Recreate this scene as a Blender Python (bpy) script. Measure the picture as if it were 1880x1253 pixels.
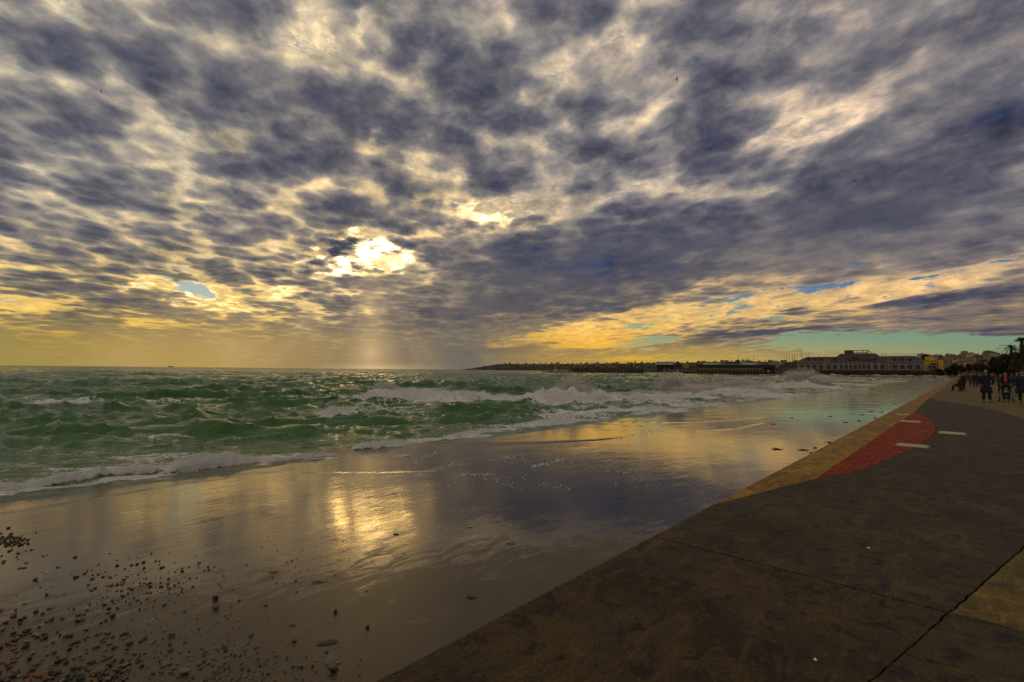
import bpy, bmesh, math, random
import numpy as np
from mathutils import Vector, Matrix, noise as mnoise
R = math.radians
sc = bpy.context.scene
C = sc.collection
for o in list(bpy.data.objects):
    bpy.data.objects.remove(o)

# ---------------------------------------------------------------- camera
F_PX, CX, CY = 888.0, 940.0, 626.5          # the photograph is 1880 x 1253
PITCH, ROLL, CAM_H = R(3.43), R(0.533), 1.55
fwd = Vector((0, math.cos(PITCH), math.sin(PITCH)))
up0 = Vector((0, -math.sin(PITCH), math.cos(PITCH)))
rgt0 = Vector((1, 0, 0))
rgt = rgt0 * math.cos(ROLL) + up0 * math.sin(ROLL)
upv = up0 * math.cos(ROLL) - rgt0 * math.sin(ROLL)
cam_d = bpy.data.cameras.new('camera'); cam = bpy.data.objects.new('camera', cam_d); C.objects.link(cam)
cam.matrix_world = Matrix(((rgt.x, upv.x, -fwd.x, 0), (rgt.y, upv.y, -fwd.y, 0), (rgt.z, upv.z, -fwd.z, CAM_H), (0, 0, 0, 1)))
cam_d.sensor_width = 36; cam_d.lens = 36 * F_PX / 1880
cam_d.clip_start = 0.05; cam_d.clip_end = 60000
sc.camera = cam

def ray(x, y):
    """direction in the world of a point of the photograph"""
    return (fwd + rgt * ((x - CX) / F_PX) + upv * ((CY - y) / F_PX)).normalized()
def uv(x, y):
    d = ray(x, y); return d.x / d.y, d.z / d.y
def gp(x, y, z=0.0):
    """where the line of sight through a point of the photograph meets the level z"""
    d = ray(x, y); t = (z - CAM_H) / d.z
    return Vector((d.x * t, d.y * t, z))
def at(x, y, Y):
    """point of that line of sight at the distance Y"""
    d = ray(x, y); t = Y / d.y
    return Vector((d.x * t, Y, CAM_H + d.z * t))

# ---------------------------------------------------------------- node helpers
class Net:
    def __init__(s, tree): s.t = tree; s.L = tree.links
    def n(s, typ, **kw):
        nd = s.t.nodes.new(typ)
        for k, v in kw.items(): setattr(nd, k, v)
        return nd
    def put(s, sock, v):
        if v is None: return
        if isinstance(v, bpy.types.NodeSocket): s.L.new(v, sock)
        elif isinstance(v, (tuple, list)) and len(v) == 3 and sock.type == 'RGBA': sock.default_value = (*v, 1)
        else: sock.default_value = v
    def m(s, op, a, b=None, c=None, clamp=False):
        nd = s.n('ShaderNodeMath', operation=op, use_clamp=clamp)
        s.put(nd.inputs[0], a); s.put(nd.inputs[1], b); s.put(nd.inputs[2], c)
        return nd.outputs[0]
    def add(s, a, b): return s.m('ADD', a, b)
    def mul(s, a, b): return s.m('MULTIPLY', a, b)
    def sub(s, a, b): return s.m('SUBTRACT', a, b)
    def vm(s, op, a, b=None, scale=None):
        nd = s.n('ShaderNodeVectorMath', operation=op)
        s.put(nd.inputs[0], a)
        if b is not None: s.put(nd.inputs[1], b)
        if scale is not None: s.put(nd.inputs['Scale'], scale)
        return nd.outputs['Value'] if op in ('LENGTH', 'DOT_PRODUCT', 'DISTANCE') else nd.outputs[0]
    def xyz(s, x=0.0, y=0.0, z=0.0):
        nd = s.n('ShaderNodeCombineXYZ')
        s.put(nd.inputs[0], x); s.put(nd.inputs[1], y); s.put(nd.inputs[2], z)
        return nd.outputs[0]
    def sep(s, v):
        nd = s.n('ShaderNodeSeparateXYZ'); s.put(nd.inputs[0], v); return nd.outputs
    def ss(s, v, a, b, lo=0.0, hi=1.0, kind='SMOOTHSTEP'):
        nd = s.n('ShaderNodeMapRange', interpolation_type=kind)
        s.put(nd.inputs[0], v); s.put(nd.inputs[1], a); s.put(nd.inputs[2], b)
        s.put(nd.inputs[3], lo); s.put(nd.inputs[4], hi)
        return nd.outputs[0]
    def mix(s, f, a, b, blend='MIX', clamp=False):
        nd = s.n('ShaderNodeMix', data_type='RGBA', blend_type=blend, clamp_result=clamp)
        s.put(nd.inputs[0], f); s.put(nd.inputs[6], a); s.put(nd.inputs[7], b)
        return nd.outputs[2]
    def noise(s, vec, scale=1.0, detail=4.0, rough=0.5, lac=2.0, dist=0.0, col=False, typ='FBM'):
        nd = s.n('ShaderNodeTexNoise', noise_dimensions='3D', noise_type=typ)
        s.put(nd.inputs['Vector'], vec); s.put(nd.inputs['Scale'], scale); s.put(nd.inputs['Detail'], detail)
        s.put(nd.inputs['Roughness'], rough); s.put(nd.inputs['Lacunarity'], lac); s.put(nd.inputs['Distortion'], dist)
        return nd.outputs[1] if col else nd.outputs[0]
    def mapping(s, vec, loc=(0, 0, 0), rot=(0, 0, 0), scale=(1, 1, 1), typ='POINT'):
        nd = s.n('ShaderNodeMapping', vector_type=typ)
        s.put(nd.inputs[0], vec); nd.inputs[1].default_value = loc; nd.inputs[2].default_value = rot; nd.inputs[3].default_value = scale
        return nd.outputs[0]
    def ramp(s, f, pts, interp='LINEAR'):
        nd = s.n('ShaderNodeValToRGB'); cr = nd.color_ramp; cr.interpolation = interp
        s.put(nd.inputs[0], f)
        while len(cr.elements) < len(pts): cr.elements.new(0.5)
        for e, (p, c) in zip(cr.elements, pts): e.position = p
        for e, (p, c) in zip(cr.elements, pts): e.color = (*c, 1)
        return nd.outputs[0]

# ---------------------------------------------------------------- sky
SUN_PX = (682, 462)
sun_dir = ray(*SUN_PX)
SUN_EL = math.asin(sun_dir.z); SUN_AZ = math.atan2(sun_dir.x, sun_dir.y)
world = bpy.data.worlds.new('World'); sc.world = world; world.use_nodes = True
world.cycles.sampling_method = 'MANUAL'; world.cycles.sample_map_resolution = 1024
W = Net(world.node_tree)
for nd in list(world.node_tree.nodes): world.node_tree.nodes.remove(nd)
tc = W.n('ShaderNodeTexCoord').outputs['Generated']
D = W.vm('NORMALIZE', tc)
dx, dy, dz = W.sep(D)
yy = W.m('MAXIMUM', dy, 0.03)
u = W.m('DIVIDE', dx, yy); v = W.m('DIVIDE', dz, yy)
P0 = W.xyz(u, v, 0.0)
# cloud sheet seen in perspective
zz = W.m('ADD', W.m('MAXIMUM', dz, 0.0), 0.07)
CP = W.xyz(W.m('DIVIDE', dx, zz), W.m('DIVIDE', dy, zz), 0.0)
CPr = W.mapping(CP, rot=(0, 0, R(-14)))
CPs = W.mapping(CPr, scale=(1.0, 0.62, 1.0))
warpn = W.noise(CPs, 1.3, 3, 0.55, col=True)
warp = W.vm('SUBTRACT', warpn, (0.5, 0.5, 0.5))
# the warp of the layout gets smaller towards the horizon
vv = W.m('MINIMUM', W.m('MAXIMUM', v, 0.0), 0.8)
wamt = W.m('MULTIPLY_ADD', vv, 0.42, 0.012)
wv = W.vm('MULTIPLY', warp, W.xyz(W.mul(wamt, 1.6), wamt, 0.0))
finen = W.vm('SUBTRACT', W.noise(CPs, 6.0, 3, 0.6, col=True), (0.5, 0.5, 0.5))
wv2 = W.vm('MULTIPLY', finen, W.xyz(W.mul(wamt, 0.7), W.mul(wamt, 0.4), 0.0))
P = W.vm('ADD', W.vm('ADD', P0, wv), wv2)

def field(blobs, pos, acc=0.0):
    for (x, y, rx, ry, rot, amp) in blobs:
        cu, cv = uv(x, y)
        mp = W.mapping(pos, (cu, cv, 0), (0, 0, R(rot)), (rx / F_PX, ry / F_PX, 1), 'TEXTURE')
        g = W.n('ShaderNodeTexGradient', gradient_type='QUADRATIC_SPHERE'); W.L.new(mp, g.inputs[0])
        acc = W.m('MULTIPLY_ADD', g.outputs['Fac'], amp, acc)
    return acc
# x, y, half width, half height, tilt, thickness (+ thick and dark, - thin and bright)
CLOUDS = [
 (30,80,150,60,-25,.5),(215,55,140,90,-15,.55),(430,120,200,90,-22,.65),(300,140,90,60,0,.5),(370,215,140,70,-25,.6),
 (235,185,120,60,-15,.4),(560,30,190,80,0,.5),(600,85,90,70,0,.45),(515,205,80,55,0,.4),(725,115,95,100,15,1.0),
 (640,165,160,95,10,.9),(680,215,140,90,0,.6),(630,290,160,80,0,.6),(915,155,165,115,0,1.1),(820,225,150,90,-15,.9),
 (765,255,140,55,0,.6),(925,225,80,60,0,.5),(712,290,70,45,-10,.8),(985,20,200,65,-8,.55),(1065,80,130,100,0,.3),
 (900,335,100,60,0,.5),(815,335,80,45,0,.4),(680,375,190,75,0,.8),(580,390,140,50,0,.5),(480,300,190,60,-5,.55),
 (350,420,140,55,-12,.6),(430,450,130,45,-10,.6),(100,280,160,60,-12,.4),(60,400,160,55,-15,.4),(220,350,150,45,-15,.35),
 (190,550,250,50,-4,.9),(120,592,190,28,-3,.6),(470,575,110,40,0,.7),(560,510,90,35,0,.5),(765,603,140,22,-2,.6),(620,606,100,13,0,.5),
 (1100,482,520,85,-2,1.2),(880,465,250,80,-10,.8),(980,545,420,80,0,.9),(820,580,330,70,0,.8),(1150,420,380,100,0,.8),(1300,400,420,110,12,.7),
 (1500,325,330,75,10,.9),(1600,400,560,120,8,1.1),(1850,215,230,120,32,1.3),(1750,320,330,120,10,.8),(1800,30,250,80,15,.7),(1640,90,220,80,20,.5),
 (1440,95,170,70,0,.5),(1290,125,70,55,0,.6),(1400,170,170,55,10,.5),(1245,275,190,90,0,.5),(1060,230,140,70,0,.35),(1360,310,140,60,10,.4),
 (910,400,185,60,-8,-1.7),(960,370,130,70,0,-.8),(830,400,70,40,0,-.6),(660,470,190,66,-5,-.9),(695,462,80,30,-15,-.8),(610,490,70,24,10,-.5),(640,395,60,25,0,.6),(560,450,70,30,0,.4),(650,455,70,14,10,1.6),(640,500,80,14,0,1.0),(612,468,40,8,5,.8),(750,420,90,25,-25,-.7),
 (355,530,210,62,-15,-2.0),(470,570,140,30,-22,-.7),(520,530,75,55,0,-1.1),(560,555,50,30,0,-.6),(40,545,200,26,-8,-1.7),(0,565,150,45,0,-1.4),(230,575,160,10,-6,-1.0),
 (70,607,170,10,-5,-.8),(270,597,220,12,-3,-.9),(620,575,90,14,0,-.5),(620,640,0.1,0.1,0,0),
 (1555,190,230,65,30,-1.2),(1440,250,160,50,30,-.8),(1680,105,190,40,25,-.7),(1395,250,90,14,25,-.7),(1680,25,130,40,15,-.7),(1500,50,100,50,0,-.4),
 (1120,140,150,100,0,-.35),(1000,180,40,55,0,-.9),(795,115,110,80,0,-.8),(650,45,35,120,-8,-.7),(540,120,60,45,0,-1.0),(645,100,25,80,-20,-.6),
 (705,235,22,60,-25,-.9),(310,30,90,60,-30,-.5),(110,50,170,28,-25,-.7),(245,285,150,45,-30,-.5),(310,210,40,90,10,-.5),(600,265,50,40,0,-.5),
 (548,262,40,35,0,-.6),(150,190,170,40,-25,-.4),(560,345,60,30,0,-.4),(90,470,200,30,-8,-.35),(1230,190,90,60,0,-.3),(1030,330,90,50,0,-.4),(880,250,30,60,20,-.6),
 (1290,575,520,62,8,-1.6),(1600,535,430,65,8,-1.5),(1830,480,260,45,10,-1.4),(1060,613,210,28,6,-1.7),(1050,636,190,14,3,-2.6),(1200,628,150,12,4,-1.6),(920,634,60,10,5,-2.0),(1150,660,160,8,2,-1.0),(1300,525,150,14,8,-.8),
 (1720,546,240,19,8,3.2),(1620,556,80,14,8,1.2),(1850,605,260,22,2,.8),(1400,612,240,10,4,2.0),(1280,627,90,11,8,1.8),(1440,579,65,8,8,1.5),(1830,573,90,9,2,1.0),(1690,588,120,9,0,.9),
 (1785,629,80,5,4,1.0),(950,641,150,14,3,2.6),(1015,632,70,7,-4,1.2),(1160,560,120,14,10,.6),(1130,600,120,10,10,.8),(915,577,45,9,5,-1.0),
]
CLEAR = [
 (355,531,95,27,-17,1.9),(330,520,45,14,-20,.8),(1510,523,130,19,9,1.55),(1575,489,95,15,6,1.5),(1345,547,110,10,11,1.6),(1340,572,130,9,8,1.1),
 (1690,440,200,10,8,1.3),(1840,430,100,9,10,1.3),(1650,487,50,9,8,1.5),(1700,503,120,6,8,1.1),(1840,474,70,7,8,1.3),(1272,128,34,34,0,1.8),
 (1560,628,560,56,1,2.4),(1180,640,200,30,6,.8),(1790,635,330,50,0,2.2),(1290,600,80,5,6,1.3),(1160,600,90,7,6,.9),(1200,622,90,8,4,1.0),
]
T = W.m('MULTIPLY', field(CLOUDS, P, 0.19), 1.25)
n1 = W.sub(W.noise(CPs, 2.6, 6, 0.55, dist=0.25), 0.5)
n2 = W.sub(W.noise(CPs, 8.0, 5, 0.6, dist=0.4), 0.5)
n3 = W.sub(W.noise(W.mapping(CPr, scale=(1.0, 0.25, 1)), 5.0, 4, 0.6), 0.5)
vo = W.n('ShaderNodeTexVoronoi', feature='SMOOTH_F1', voronoi_dimensions='2D'); vo.inputs['Smoothness'].default_value = 0.35; vo.inputs['Scale'].default_value = 3.6
W.L.new(W.vm('ADD', W.mapping(CPr, scale=(1.0, 0.85, 1.0)), W.vm('SCALE', W.vm('ADD', warp, W.vm('SCALE', finen, scale=0.5)), scale=0.30)), vo.inputs['Vector'])
vo2 = W.n('ShaderNodeTexVoronoi', feature='SMOOTH_F1', voronoi_dimensions='2D'); vo2.inputs['Smoothness'].default_value = 0.3; vo2.inputs['Scale'].default_value = 8.5
W.L.new(W.vm('ADD', W.mapping(CPr, scale=(1.0, 0.85, 1.0)), W.vm('SCALE', finen, scale=0.16)), vo2.inputs['Vector'])
lump = W.m('MULTIPLY_ADD', vo2.outputs['Distance'], -0.6, W.m('MULTIPLY_ADD', vo.outputs['Distance'], -1.0, 0.66))
lamp_ = W.mul(W.ss(u, 0.35, 0.95, 1.0, 0.3), W.ss(v, 0.04, 0.16, 0.35, 1.0))
calm = field([(1150,490,620,150,3,1.6),(1600,420,560,170,8,1.4),(1700,100,300,160,20,.5),(420,140,260,150,0,.5),(900,560,300,120,0,.8),(330,560,240,70,0,.9)], P0, 0.0)
lamp_ = W.mul(lamp_, W.m('SUBTRACT', 1.0, W.mul(W.m('MINIMUM', calm, 1.0), 0.8)))
T = W.m('MULTIPLY_ADD', W.mul(lump, lamp_), 2.7, T)
T = W.m('MULTIPLY_ADD', n1, 1.5, T)
T = W.m('MULTIPLY_ADD', n2, 1.1, T)
T = W.m('MULTIPLY_ADD', n3, 0.4, T)
n4 = W.sub(W.noise(W.mapping(D, scale=(1, 1, 1.7)), 6.5, 8, 0.60, dist=0.35), 0.5)
n5 = W.sub(W.noise(W.mapping(D, scale=(1, 1, 1.9)), 19.0, 6, 0.62, dist=0.3), 0.5)
sd_ = tuple(sun_dir)
n4s = W.sub(W.noise(W.vm('ADD', W.mapping(D, scale=(1, 1, 1.7)), tuple(a * b * 0.030 for a, b in zip(sd_, (1, 1, 1.7)))), 6.5, 8, 0.60, dist=0.35), 0.5)
n5s = W.sub(W.noise(W.vm('ADD', W.mapping(D, scale=(1, 1, 1.9)), tuple(a * b * 0.012 for a, b in zip(sd_, (1, 1, 1.9)))), 19.0, 6, 0.62, dist=0.3), 0.5)
iso = W.ss(v, 0.02, 0.30, 0.35, 1.0)
T = W.m('MULTIPLY_ADD', W.mul(n4, iso), 2.5, T)
T = W.m('MULTIPLY_ADD', W.mul(n5, iso), 2.2, T)
sunf = field([(665,462,200,90,0,1.0),(900,395,170,80,0,.5),(355,531,200,70,0,.5)], P0, 0.0)
n7 = W.sub(W.noise(W.mapping(D, scale=(1, 1, 2.2)), 30.0, 6, 0.62, dist=0.8), 0.5)
T = W.m('MULTIPLY_ADD', W.mul(W.m('MINIMUM', sunf, 0.6), W.add(n7, 0.06)), 11.0, T)
thick = W.ss(T, -1.0, 1.4)
# colours of thin (sunlit through) and thick cloud
ang = W.vm('DOT_PRODUCT', D, tuple(sun_dir))
near = W.m('POWER', W.m('MAXIMUM', ang, 0.0), 34.0)      # about 15 deg
core = W.m('POWER', W.m('MAXIMUM', ang, 0.0), 420.0)     # about 4 deg
low = W.ss(v, 0.0, 0.42, 1.0, 0.0)
side = W.ss(u, -1.1, 1.1)
thin_hi = W.mix(side, (0.64, 0.54, 0.36), (0.60, 0.465, 0.345))
thin_lo = W.mix(side, (1.0, 0.62, 0.09), (0.88, 0.52, 0.15))
thin = W.mix(low, thin_hi, thin_lo)
vlow = W.ss(v, 0.02, 0.12, 1.0, 0.0)
thin = W.mix(W.mul(vlow, 0.85), thin, (1.05, 0.50, 0.02))
thin = W.mix(W.m('MULTIPLY', near, 0.8, clamp=True), thin, (1.12, 0.78, 0.33))
GLOW = [(697,468,95,44,-8,2.4),(600,480,130,44,6,2.3),(745,480,100,34,-15,1.3),(655,440,90,30,0,.5),(655,425,26,26,0,.7),(900,395,120,45,-5,.35),(520,530,60,40,0,.3),(355,545,190,45,-12,.35),(860,300,140,90,0,.12)]
glow = field(GLOW, W.vm('ADD', P0, W.vm('SCALE', wv2, scale=1.2)), 0.0)
thin = W.mix(1.0, thin, W.vm('SCALE', (7.5, 4.9, 1.7), scale=W.mul(glow, W.ss(W.m('MULTIPLY_ADD', n2, 0.8, n5), -0.08, 0.16, 0.06, 1.3))), 'ADD')
mid_hi = W.mix(side, (0.27, 0.25, 0.225), (0.235, 0.215, 0.215)); mid_lo = W.mix(side, (0.30, 0.225, 0.11), (0.26, 0.19, 0.13))
midc = W.mix(W.ss(v, 0.05, 0.40, 1.0, 0.0), mid_hi, mid_lo)
midc = W.mix(W.m('MULTIPLY', near, 0.6, clamp=True), midc, (0.34, 0.28, 0.20))
dark_hi = W.mix(side, (0.108, 0.108, 0.132), (0.092, 0.089, 0.116))
dark_lo = W.mix(side, (0.140, 0.118, 0.090), (0.078, 0.078, 0.104))
dark = W.mix(W.ss(v, 0.05, 0.32, 1.0, 0.0), dark_hi, dark_lo)
dark = W.mix(W.mul(near, 0.4), dark, (0.14, 0.125, 0.12))
blu = field([(1100,482,420,75,-2,1.3),(1870,200,200,110,30,1.0),(1830,340,200,80,10,.4),(40,90,200,120,0,.4),(740,120,90,70,0,.6),(915,160,100,70,0,.5),(1250,130,120,80,0,.4)], P, 0.0)
midc = W.mix(1.0, midc, W.vm('SCALE', (0.50, 0.34, 0.14), scale=W.m('MINIMUM', glow, 1.6)), 'ADD')
deepc = W.mix(W.m('MINIMUM', blu, 1.0), (0.058, 0.062, 0.100), (0.034, 0.050, 0.115))
dark = W.mix(W.m('MULTIPLY_ADD', W.ss(T, 1.2, 2.6), 0.85, W.mul(blu, 0.3), clamp=True), dark, deepc)
thin = W.mix(1.0, thin, W.ramp(W.add(n2, 0.5), [(0.3, (0.75, 0.75, 0.77)), (0.5, (1, 1, 1)), (0.72, (1.3, 1.27, 1.2))]), 'MULTIPLY')
cloud = W.mix(W.ss(T, -0.95, 0.22), thin, W.mix(W.ss(T, -0.2, 1.35), midc, dark))
rel = W.m('MULTIPLY_ADD', W.sub(n5, n5s), 1.5, W.mul(W.sub(n4, n4s), 2.2))
rel = W.mul(W.mul(rel, W.ss(v, 0.05, 0.25, 0.25, 1.0)), W.m('SUBTRACT', 1.0, W.mul(W.m('MINIMUM', calm, 1.0), 0.55)))
relf = W.m('MINIMUM', W.m('POWER', 2.718, W.mul(rel, 1.25)), 1.9)
relc = W.mix(W.ss(relf, 0.7, 1.5), (0.93, 0.97, 1.10), (1.06, 1.0, 0.90))
cloud = W.vm('SCALE', W.mix(1.0, cloud, relc, 'MULTIPLY'), scale=relf)
# clear sky between the clouds
skyt = W.n('ShaderNodeTexSky', sky_type='NISHITA', sun_disc=False)
skyt.sun_elevation = SUN_EL; skyt.sun_rotation = SUN_AZ; skyt.air_density = 1.5; skyt.dust_density = 2.5
nish = W.vm('SCALE', skyt.outputs[0], scale=0.012)
blue = W.mix(W.ss(v, 0.02, 0.20), (0.36, 0.33, 0.12), (0.055, 0.16, 0.30))
blue = W.mix(W.ss(v, 0.0, 0.08), blue, W.mix(W.ss(v, 0.10, 0.18), (0.15, 0.27, 0.19), (0.06, 0.15, 0.28)))
blue = W.mix(W.ss(u, -0.5, -0.7), blue, (0.105, 0.29, 0.36))
blue = W.mix(1.0, blue, nish, 'ADD')
cl = field(CLEAR, W.vm('ADD', P0, W.vm('SCALE', W.vm('ADD', wv, W.vm('SCALE', wv2, scale=1.6)), scale=0.5)), 0.0)
cl = W.m('MULTIPLY_ADD', n2, 1.2, W.m('MULTIPLY_ADD', n5, W.ss(v, 0.03, 0.15, 0.3, 2.6), cl))
n6 = W.sub(W.noise(W.mapping(D, rot=(0, R(8), 0), scale=(1, 1, 3.6)), 34.0, 5, 0.65, dist=0.6), 0.5)
cl = W.m('MULTIPLY_ADD', n6, W.ss(v, 0.04, 0.12, 1.3, 2.8), cl)
cl = W.m('MULTIPLY_ADD', thick, -1.35, cl)
clr = W.ss(cl, 0.15, 0.85)
clr = W.mul(clr, W.ss(dy, 0.03, 0.15))
col = W.mix(clr, cloud, blue)
# haze over the horizon and the shafts of light below the sun
hz_r = W.ramp(W.ss(u, -1.1, 1.1, kind='LINEAR'), [(0.0, (0.36, 0.27, 0.065)), (0.22, (0.48, 0.31, 0.085)), (0.36, (0.29, 0.21, 0.105)), (0.46, (0.14, 0.13, 0.115)),
      (0.55, (0.46, 0.29, 0.05)), (0.68, (0.62, 0.42, 0.055)), (0.85, (0.38, 0.34, 0.12)), (1.0, (0.20, 0.22, 0.12))])
hz = W.ss(v, 0.0, 0.085, 1.0, 0.0)
hzl = W.ss(v, 0.03, 0.13, 1.0, 0.0)
hza = W.mix(W.ss(u, -0.05, 0.15), W.xyz(hzl, hzl, hzl), W.xyz(hz, hz, hz))
hzf = W.sep(hza)[0]
col = W.mix(W.mul(hzf, 0.82), col, hz_r)
SHAFT = [(682,560,55,120,0,.75),(682,650,72,75,0,1.0),(735,540,50,130,-18,.20),(430,640,110,110,25,.30),(230,650,180,90,35,.22),(690,676,160,14,0,.9),(560,590,60,90,30,.2)]
sh = field(SHAFT, W.vm('ADD', P0, W.vm('SCALE', wv2, scale=0.3)), 0.0)
su, sv = uv(*SUN_PX)
fan = W.m('ARCTAN2', W.sub(u, su), W.sub(sv, v))
fn = W.noise(W.xyz(W.mul(fan, 3.4), 0, 0), 1.0, 3, 0.6)
fanm = W.mul(W.mul(W.ss(fn, 0.42, 0.68), W.ss(v, sv - 0.02, sv - 0.14)), W.ss(W.m('ABSOLUTE', fan), 1.35, 0.9))
sh = W.add(sh, W.mul(fanm, 0.12))
col = W.mix(W.m('MULTIPLY', sh, 0.62, clamp=True), col, (0.80, 0.54, 0.26))
# sky behind the photographer and below the horizon
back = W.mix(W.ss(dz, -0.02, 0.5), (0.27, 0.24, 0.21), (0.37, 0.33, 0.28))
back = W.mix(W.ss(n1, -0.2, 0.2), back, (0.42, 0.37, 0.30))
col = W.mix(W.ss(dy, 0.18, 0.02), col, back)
col = W.mix(W.ss(dz, 0.0, -0.02), col, (0.10, 0.09, 0.06))
# the very top, out of the picture: plain thick cloud
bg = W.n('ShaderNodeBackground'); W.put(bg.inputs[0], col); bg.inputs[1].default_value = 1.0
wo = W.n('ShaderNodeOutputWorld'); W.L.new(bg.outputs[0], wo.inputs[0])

sun_l = bpy.data.lights.new('sun', 'SUN'); sun_o = bpy.data.objects.new('sun', sun_l); C.objects.link(sun_o)
sun_l.energy = 0.006; sun_l.angle = R(14); sun_l.color = (1.0, 0.66, 0.26)
sun_o.rotation_euler = sun_dir.to_track_quat('Z', 'Y').to_euler()
sc.view_settings.view_transform = 'Standard'; sc.view_settings.look = 'None'
sc.view_settings.exposure = 0; sc.view_settings.gamma = 1
sc.cycles.max_bounces = 6; sc.cycles.caustics_reflective = False; sc.cycles.caustics_refractive = False
sc.cycles.sample_clamp_indirect = 6
# ---------------------------------------------------------------- the place: a straight promenade edge running away to the right
EA = gp(690, 1253); EB = gp(1700, 722)
EE = (EB - EA).normalized(); EN = Vector((-EE.y, EE.x, 0))
SEA_Z = -0.35; SLOPE = 0.042
def L(s, n, z=0.0):
    """s metres along the promenade edge, n metres out to sea from it"""
    p = EA + EE * s + EN * n; return Vector((p.x, p.y, z))
def sn(p):
    d = Vector((p.x, p.y, 0)) - EA; return d.dot(EE), d.dot(EN)
def ramp_z(n): return -SLOPE * max(n, 0)
def gr(x, y):
    """line of sight meets the wet slope"""
    z = 0.0
    for _ in range(12):
        g = gp(x, y, z); z = -0.032 - SLOPE * max(sn(g)[1], 0)
    return gp(x, y, z)

def mat(name):
    m = bpy.data.materials.new(name); m.use_nodes = True
    nt = m.node_tree
    for nd in list(nt.nodes): nt.nodes.remove(nd)
    N = Net(nt); b = N.n('ShaderNodeBsdfPrincipled'); o = N.n('ShaderNodeOutputMaterial')
    N.L.new(b.outputs[0], o.inputs[0])
    return m, N, b
MATS = {}
def simple(name, colr, rough=0.7, var=0.25, scale=6.0, bump=0.0, metal=0.0, spec=0.5):
    if name in MATS: return MATS[name]
    m, N, b = mat(name)
    g = N.n('ShaderNodeTexCoord').outputs['Object']
    nz = N.noise(g, scale, 4, 0.6)
    k = N.ss(nz, 0.3, 0.7, 1 - var, 1 + var)
    N.put(b.inputs['Base Color'], N.vm('SCALE', colr, scale=k))
    b.inputs['Roughness'].default_value = rough; b.inputs['Metallic'].default_value = metal
    b.inputs['Specular IOR Level'].default_value = spec
    if bump:
        bp = N.n('ShaderNodeBump'); bp.inputs['Strength'].default_value = 1.0; bp.inputs['Distance'].default_value = bump
        N.put(bp.inputs['Height'], nz); N.L.new(bp.outputs[0], b.inputs['Normal'])
    MATS[name] = m
    return m

def link(name, me, m=None, parent=None, **props):
    o = bpy.data.objects.new(name, me); C.objects.link(o)
    if m is not None:
        for mm in (m if isinstance(m, (list, tuple)) else [m]): me.materials.append(mm)
    if parent is not None: o.parent = parent
    for k, v in props.items(): o[k] = v
    return o
def grid_mesh(name, X, Y, Z, keep=None):
    """mesh from 2D arrays"""
    r, c = X.shape
    co = np.stack([X, Y, Z], -1).reshape(-1, 3).astype(np.float32)
    i = np.arange(r * c).reshape(r, c)
    q = np.stack([i[:-1, :-1], i[:-1, 1:], i[1:, 1:], i[1:, :-1]], -1).reshape(-1, 4)
    if keep is not None:
        kq = (keep[:-1, :-1] & keep[:-1, 1:] & keep[1:, 1:] & keep[1:, :-1]).reshape(-1)
        q = q[kq]
    used = np.unique(q); rem = np.full(r * c, -1, np.int64); rem[used] = np.arange(len(used))
    co = co[used]; q = rem[q]
    me = bpy.data.meshes.new(name)
    me.vertices.add(len(co)); me.vertices.foreach_set('co', co.ravel())
    me.loops.add(q.size); me.loops.foreach_set('vertex_index', q.ravel().astype(np.int32))
    me.polygons.add(len(q)); me.polygons.foreach_set('loop_start', np.arange(0, q.size, 4, dtype=np.int32))
    me.polygons.foreach_set('use_smooth', np.ones(len(q), bool))
    me.update(calc_edges=True); me.validate()
    return me, used
def sstep(x, a, b):
    t = np.clip((x - a) / (b - a), 0, 1); return t * t * (3 - 2 * t)

# value noise for arrays
_rs = np.random.RandomState(7); _tab = _rs.rand(512, 512)
def vnoise(x, y):
    xi = np.floor(x).astype(int); yi = np.floor(y).astype(int); fx = x - xi; fy = y - yi
    fx = fx * fx * (3 - 2 * fx); fy = fy * fy * (3 - 2 * fy)
    a = _tab[xi % 512, yi % 512]; b = _tab[(xi + 1) % 512, yi % 512]; c = _tab[xi % 512, (yi + 1) % 512]; d = _tab[(xi + 1) % 512, (yi + 1) % 512]
    return (a * (1 - fx) + b * fx) * (1 - fy) + (c * (1 - fx) + d * fx) * fy
def fbm(x, y, o=4):
    v = 0; a = 0.5; t = 0
    for k in range(o): v = v + a * vnoise(x * 2 ** k + 17.3 * k, y * 2 ** k + 5.1 * k); t += a; a *= 0.5
    return v / t

# ---------------------------------------------------------------- sea
az = np.radians(np.linspace(-64, 56, 1150))
rr = [6.2]
while rr[-1] < 16000: rr.append(rr[-1] * (1.0048 if rr[-1] < 60 else 1.0075 if rr[-1] < 250 else 1.02))
rr = np.array(rr)
A2, R2 = np.meshgrid(az, rr)
X = R2 * np.sin(A2); Y = R2 * np.cos(A2)
S_ = (X - EA.x) * EE.x + (Y - EA.y) * EE.y; N_ = (X - EA.x) * EN.x + (Y - EA.y) * EN.y
step = R2 * 0.006 + 0.01
rng = np.random.RandomState(11)
Z = np.zeros_like(X); DX = np.zeros_like(X); DY = np.zeros_like(X); JJ = np.zeros_like(X)
shore = sstep(N_, 8.0, 15.0)
grp = 0.55 + 0.9 * fbm(X / 13.0, Y / 9.0, 3)
WX = (fbm(X / 5.0, Y / 3.5, 4) - .5) * 3.0; WY = (fbm(X / 5.0 + 50, Y / 3.5 + 20, 4) - .5) * 3.0
lams = np.exp(np.linspace(math.log(0.32), math.log(16.0), 84))
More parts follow.
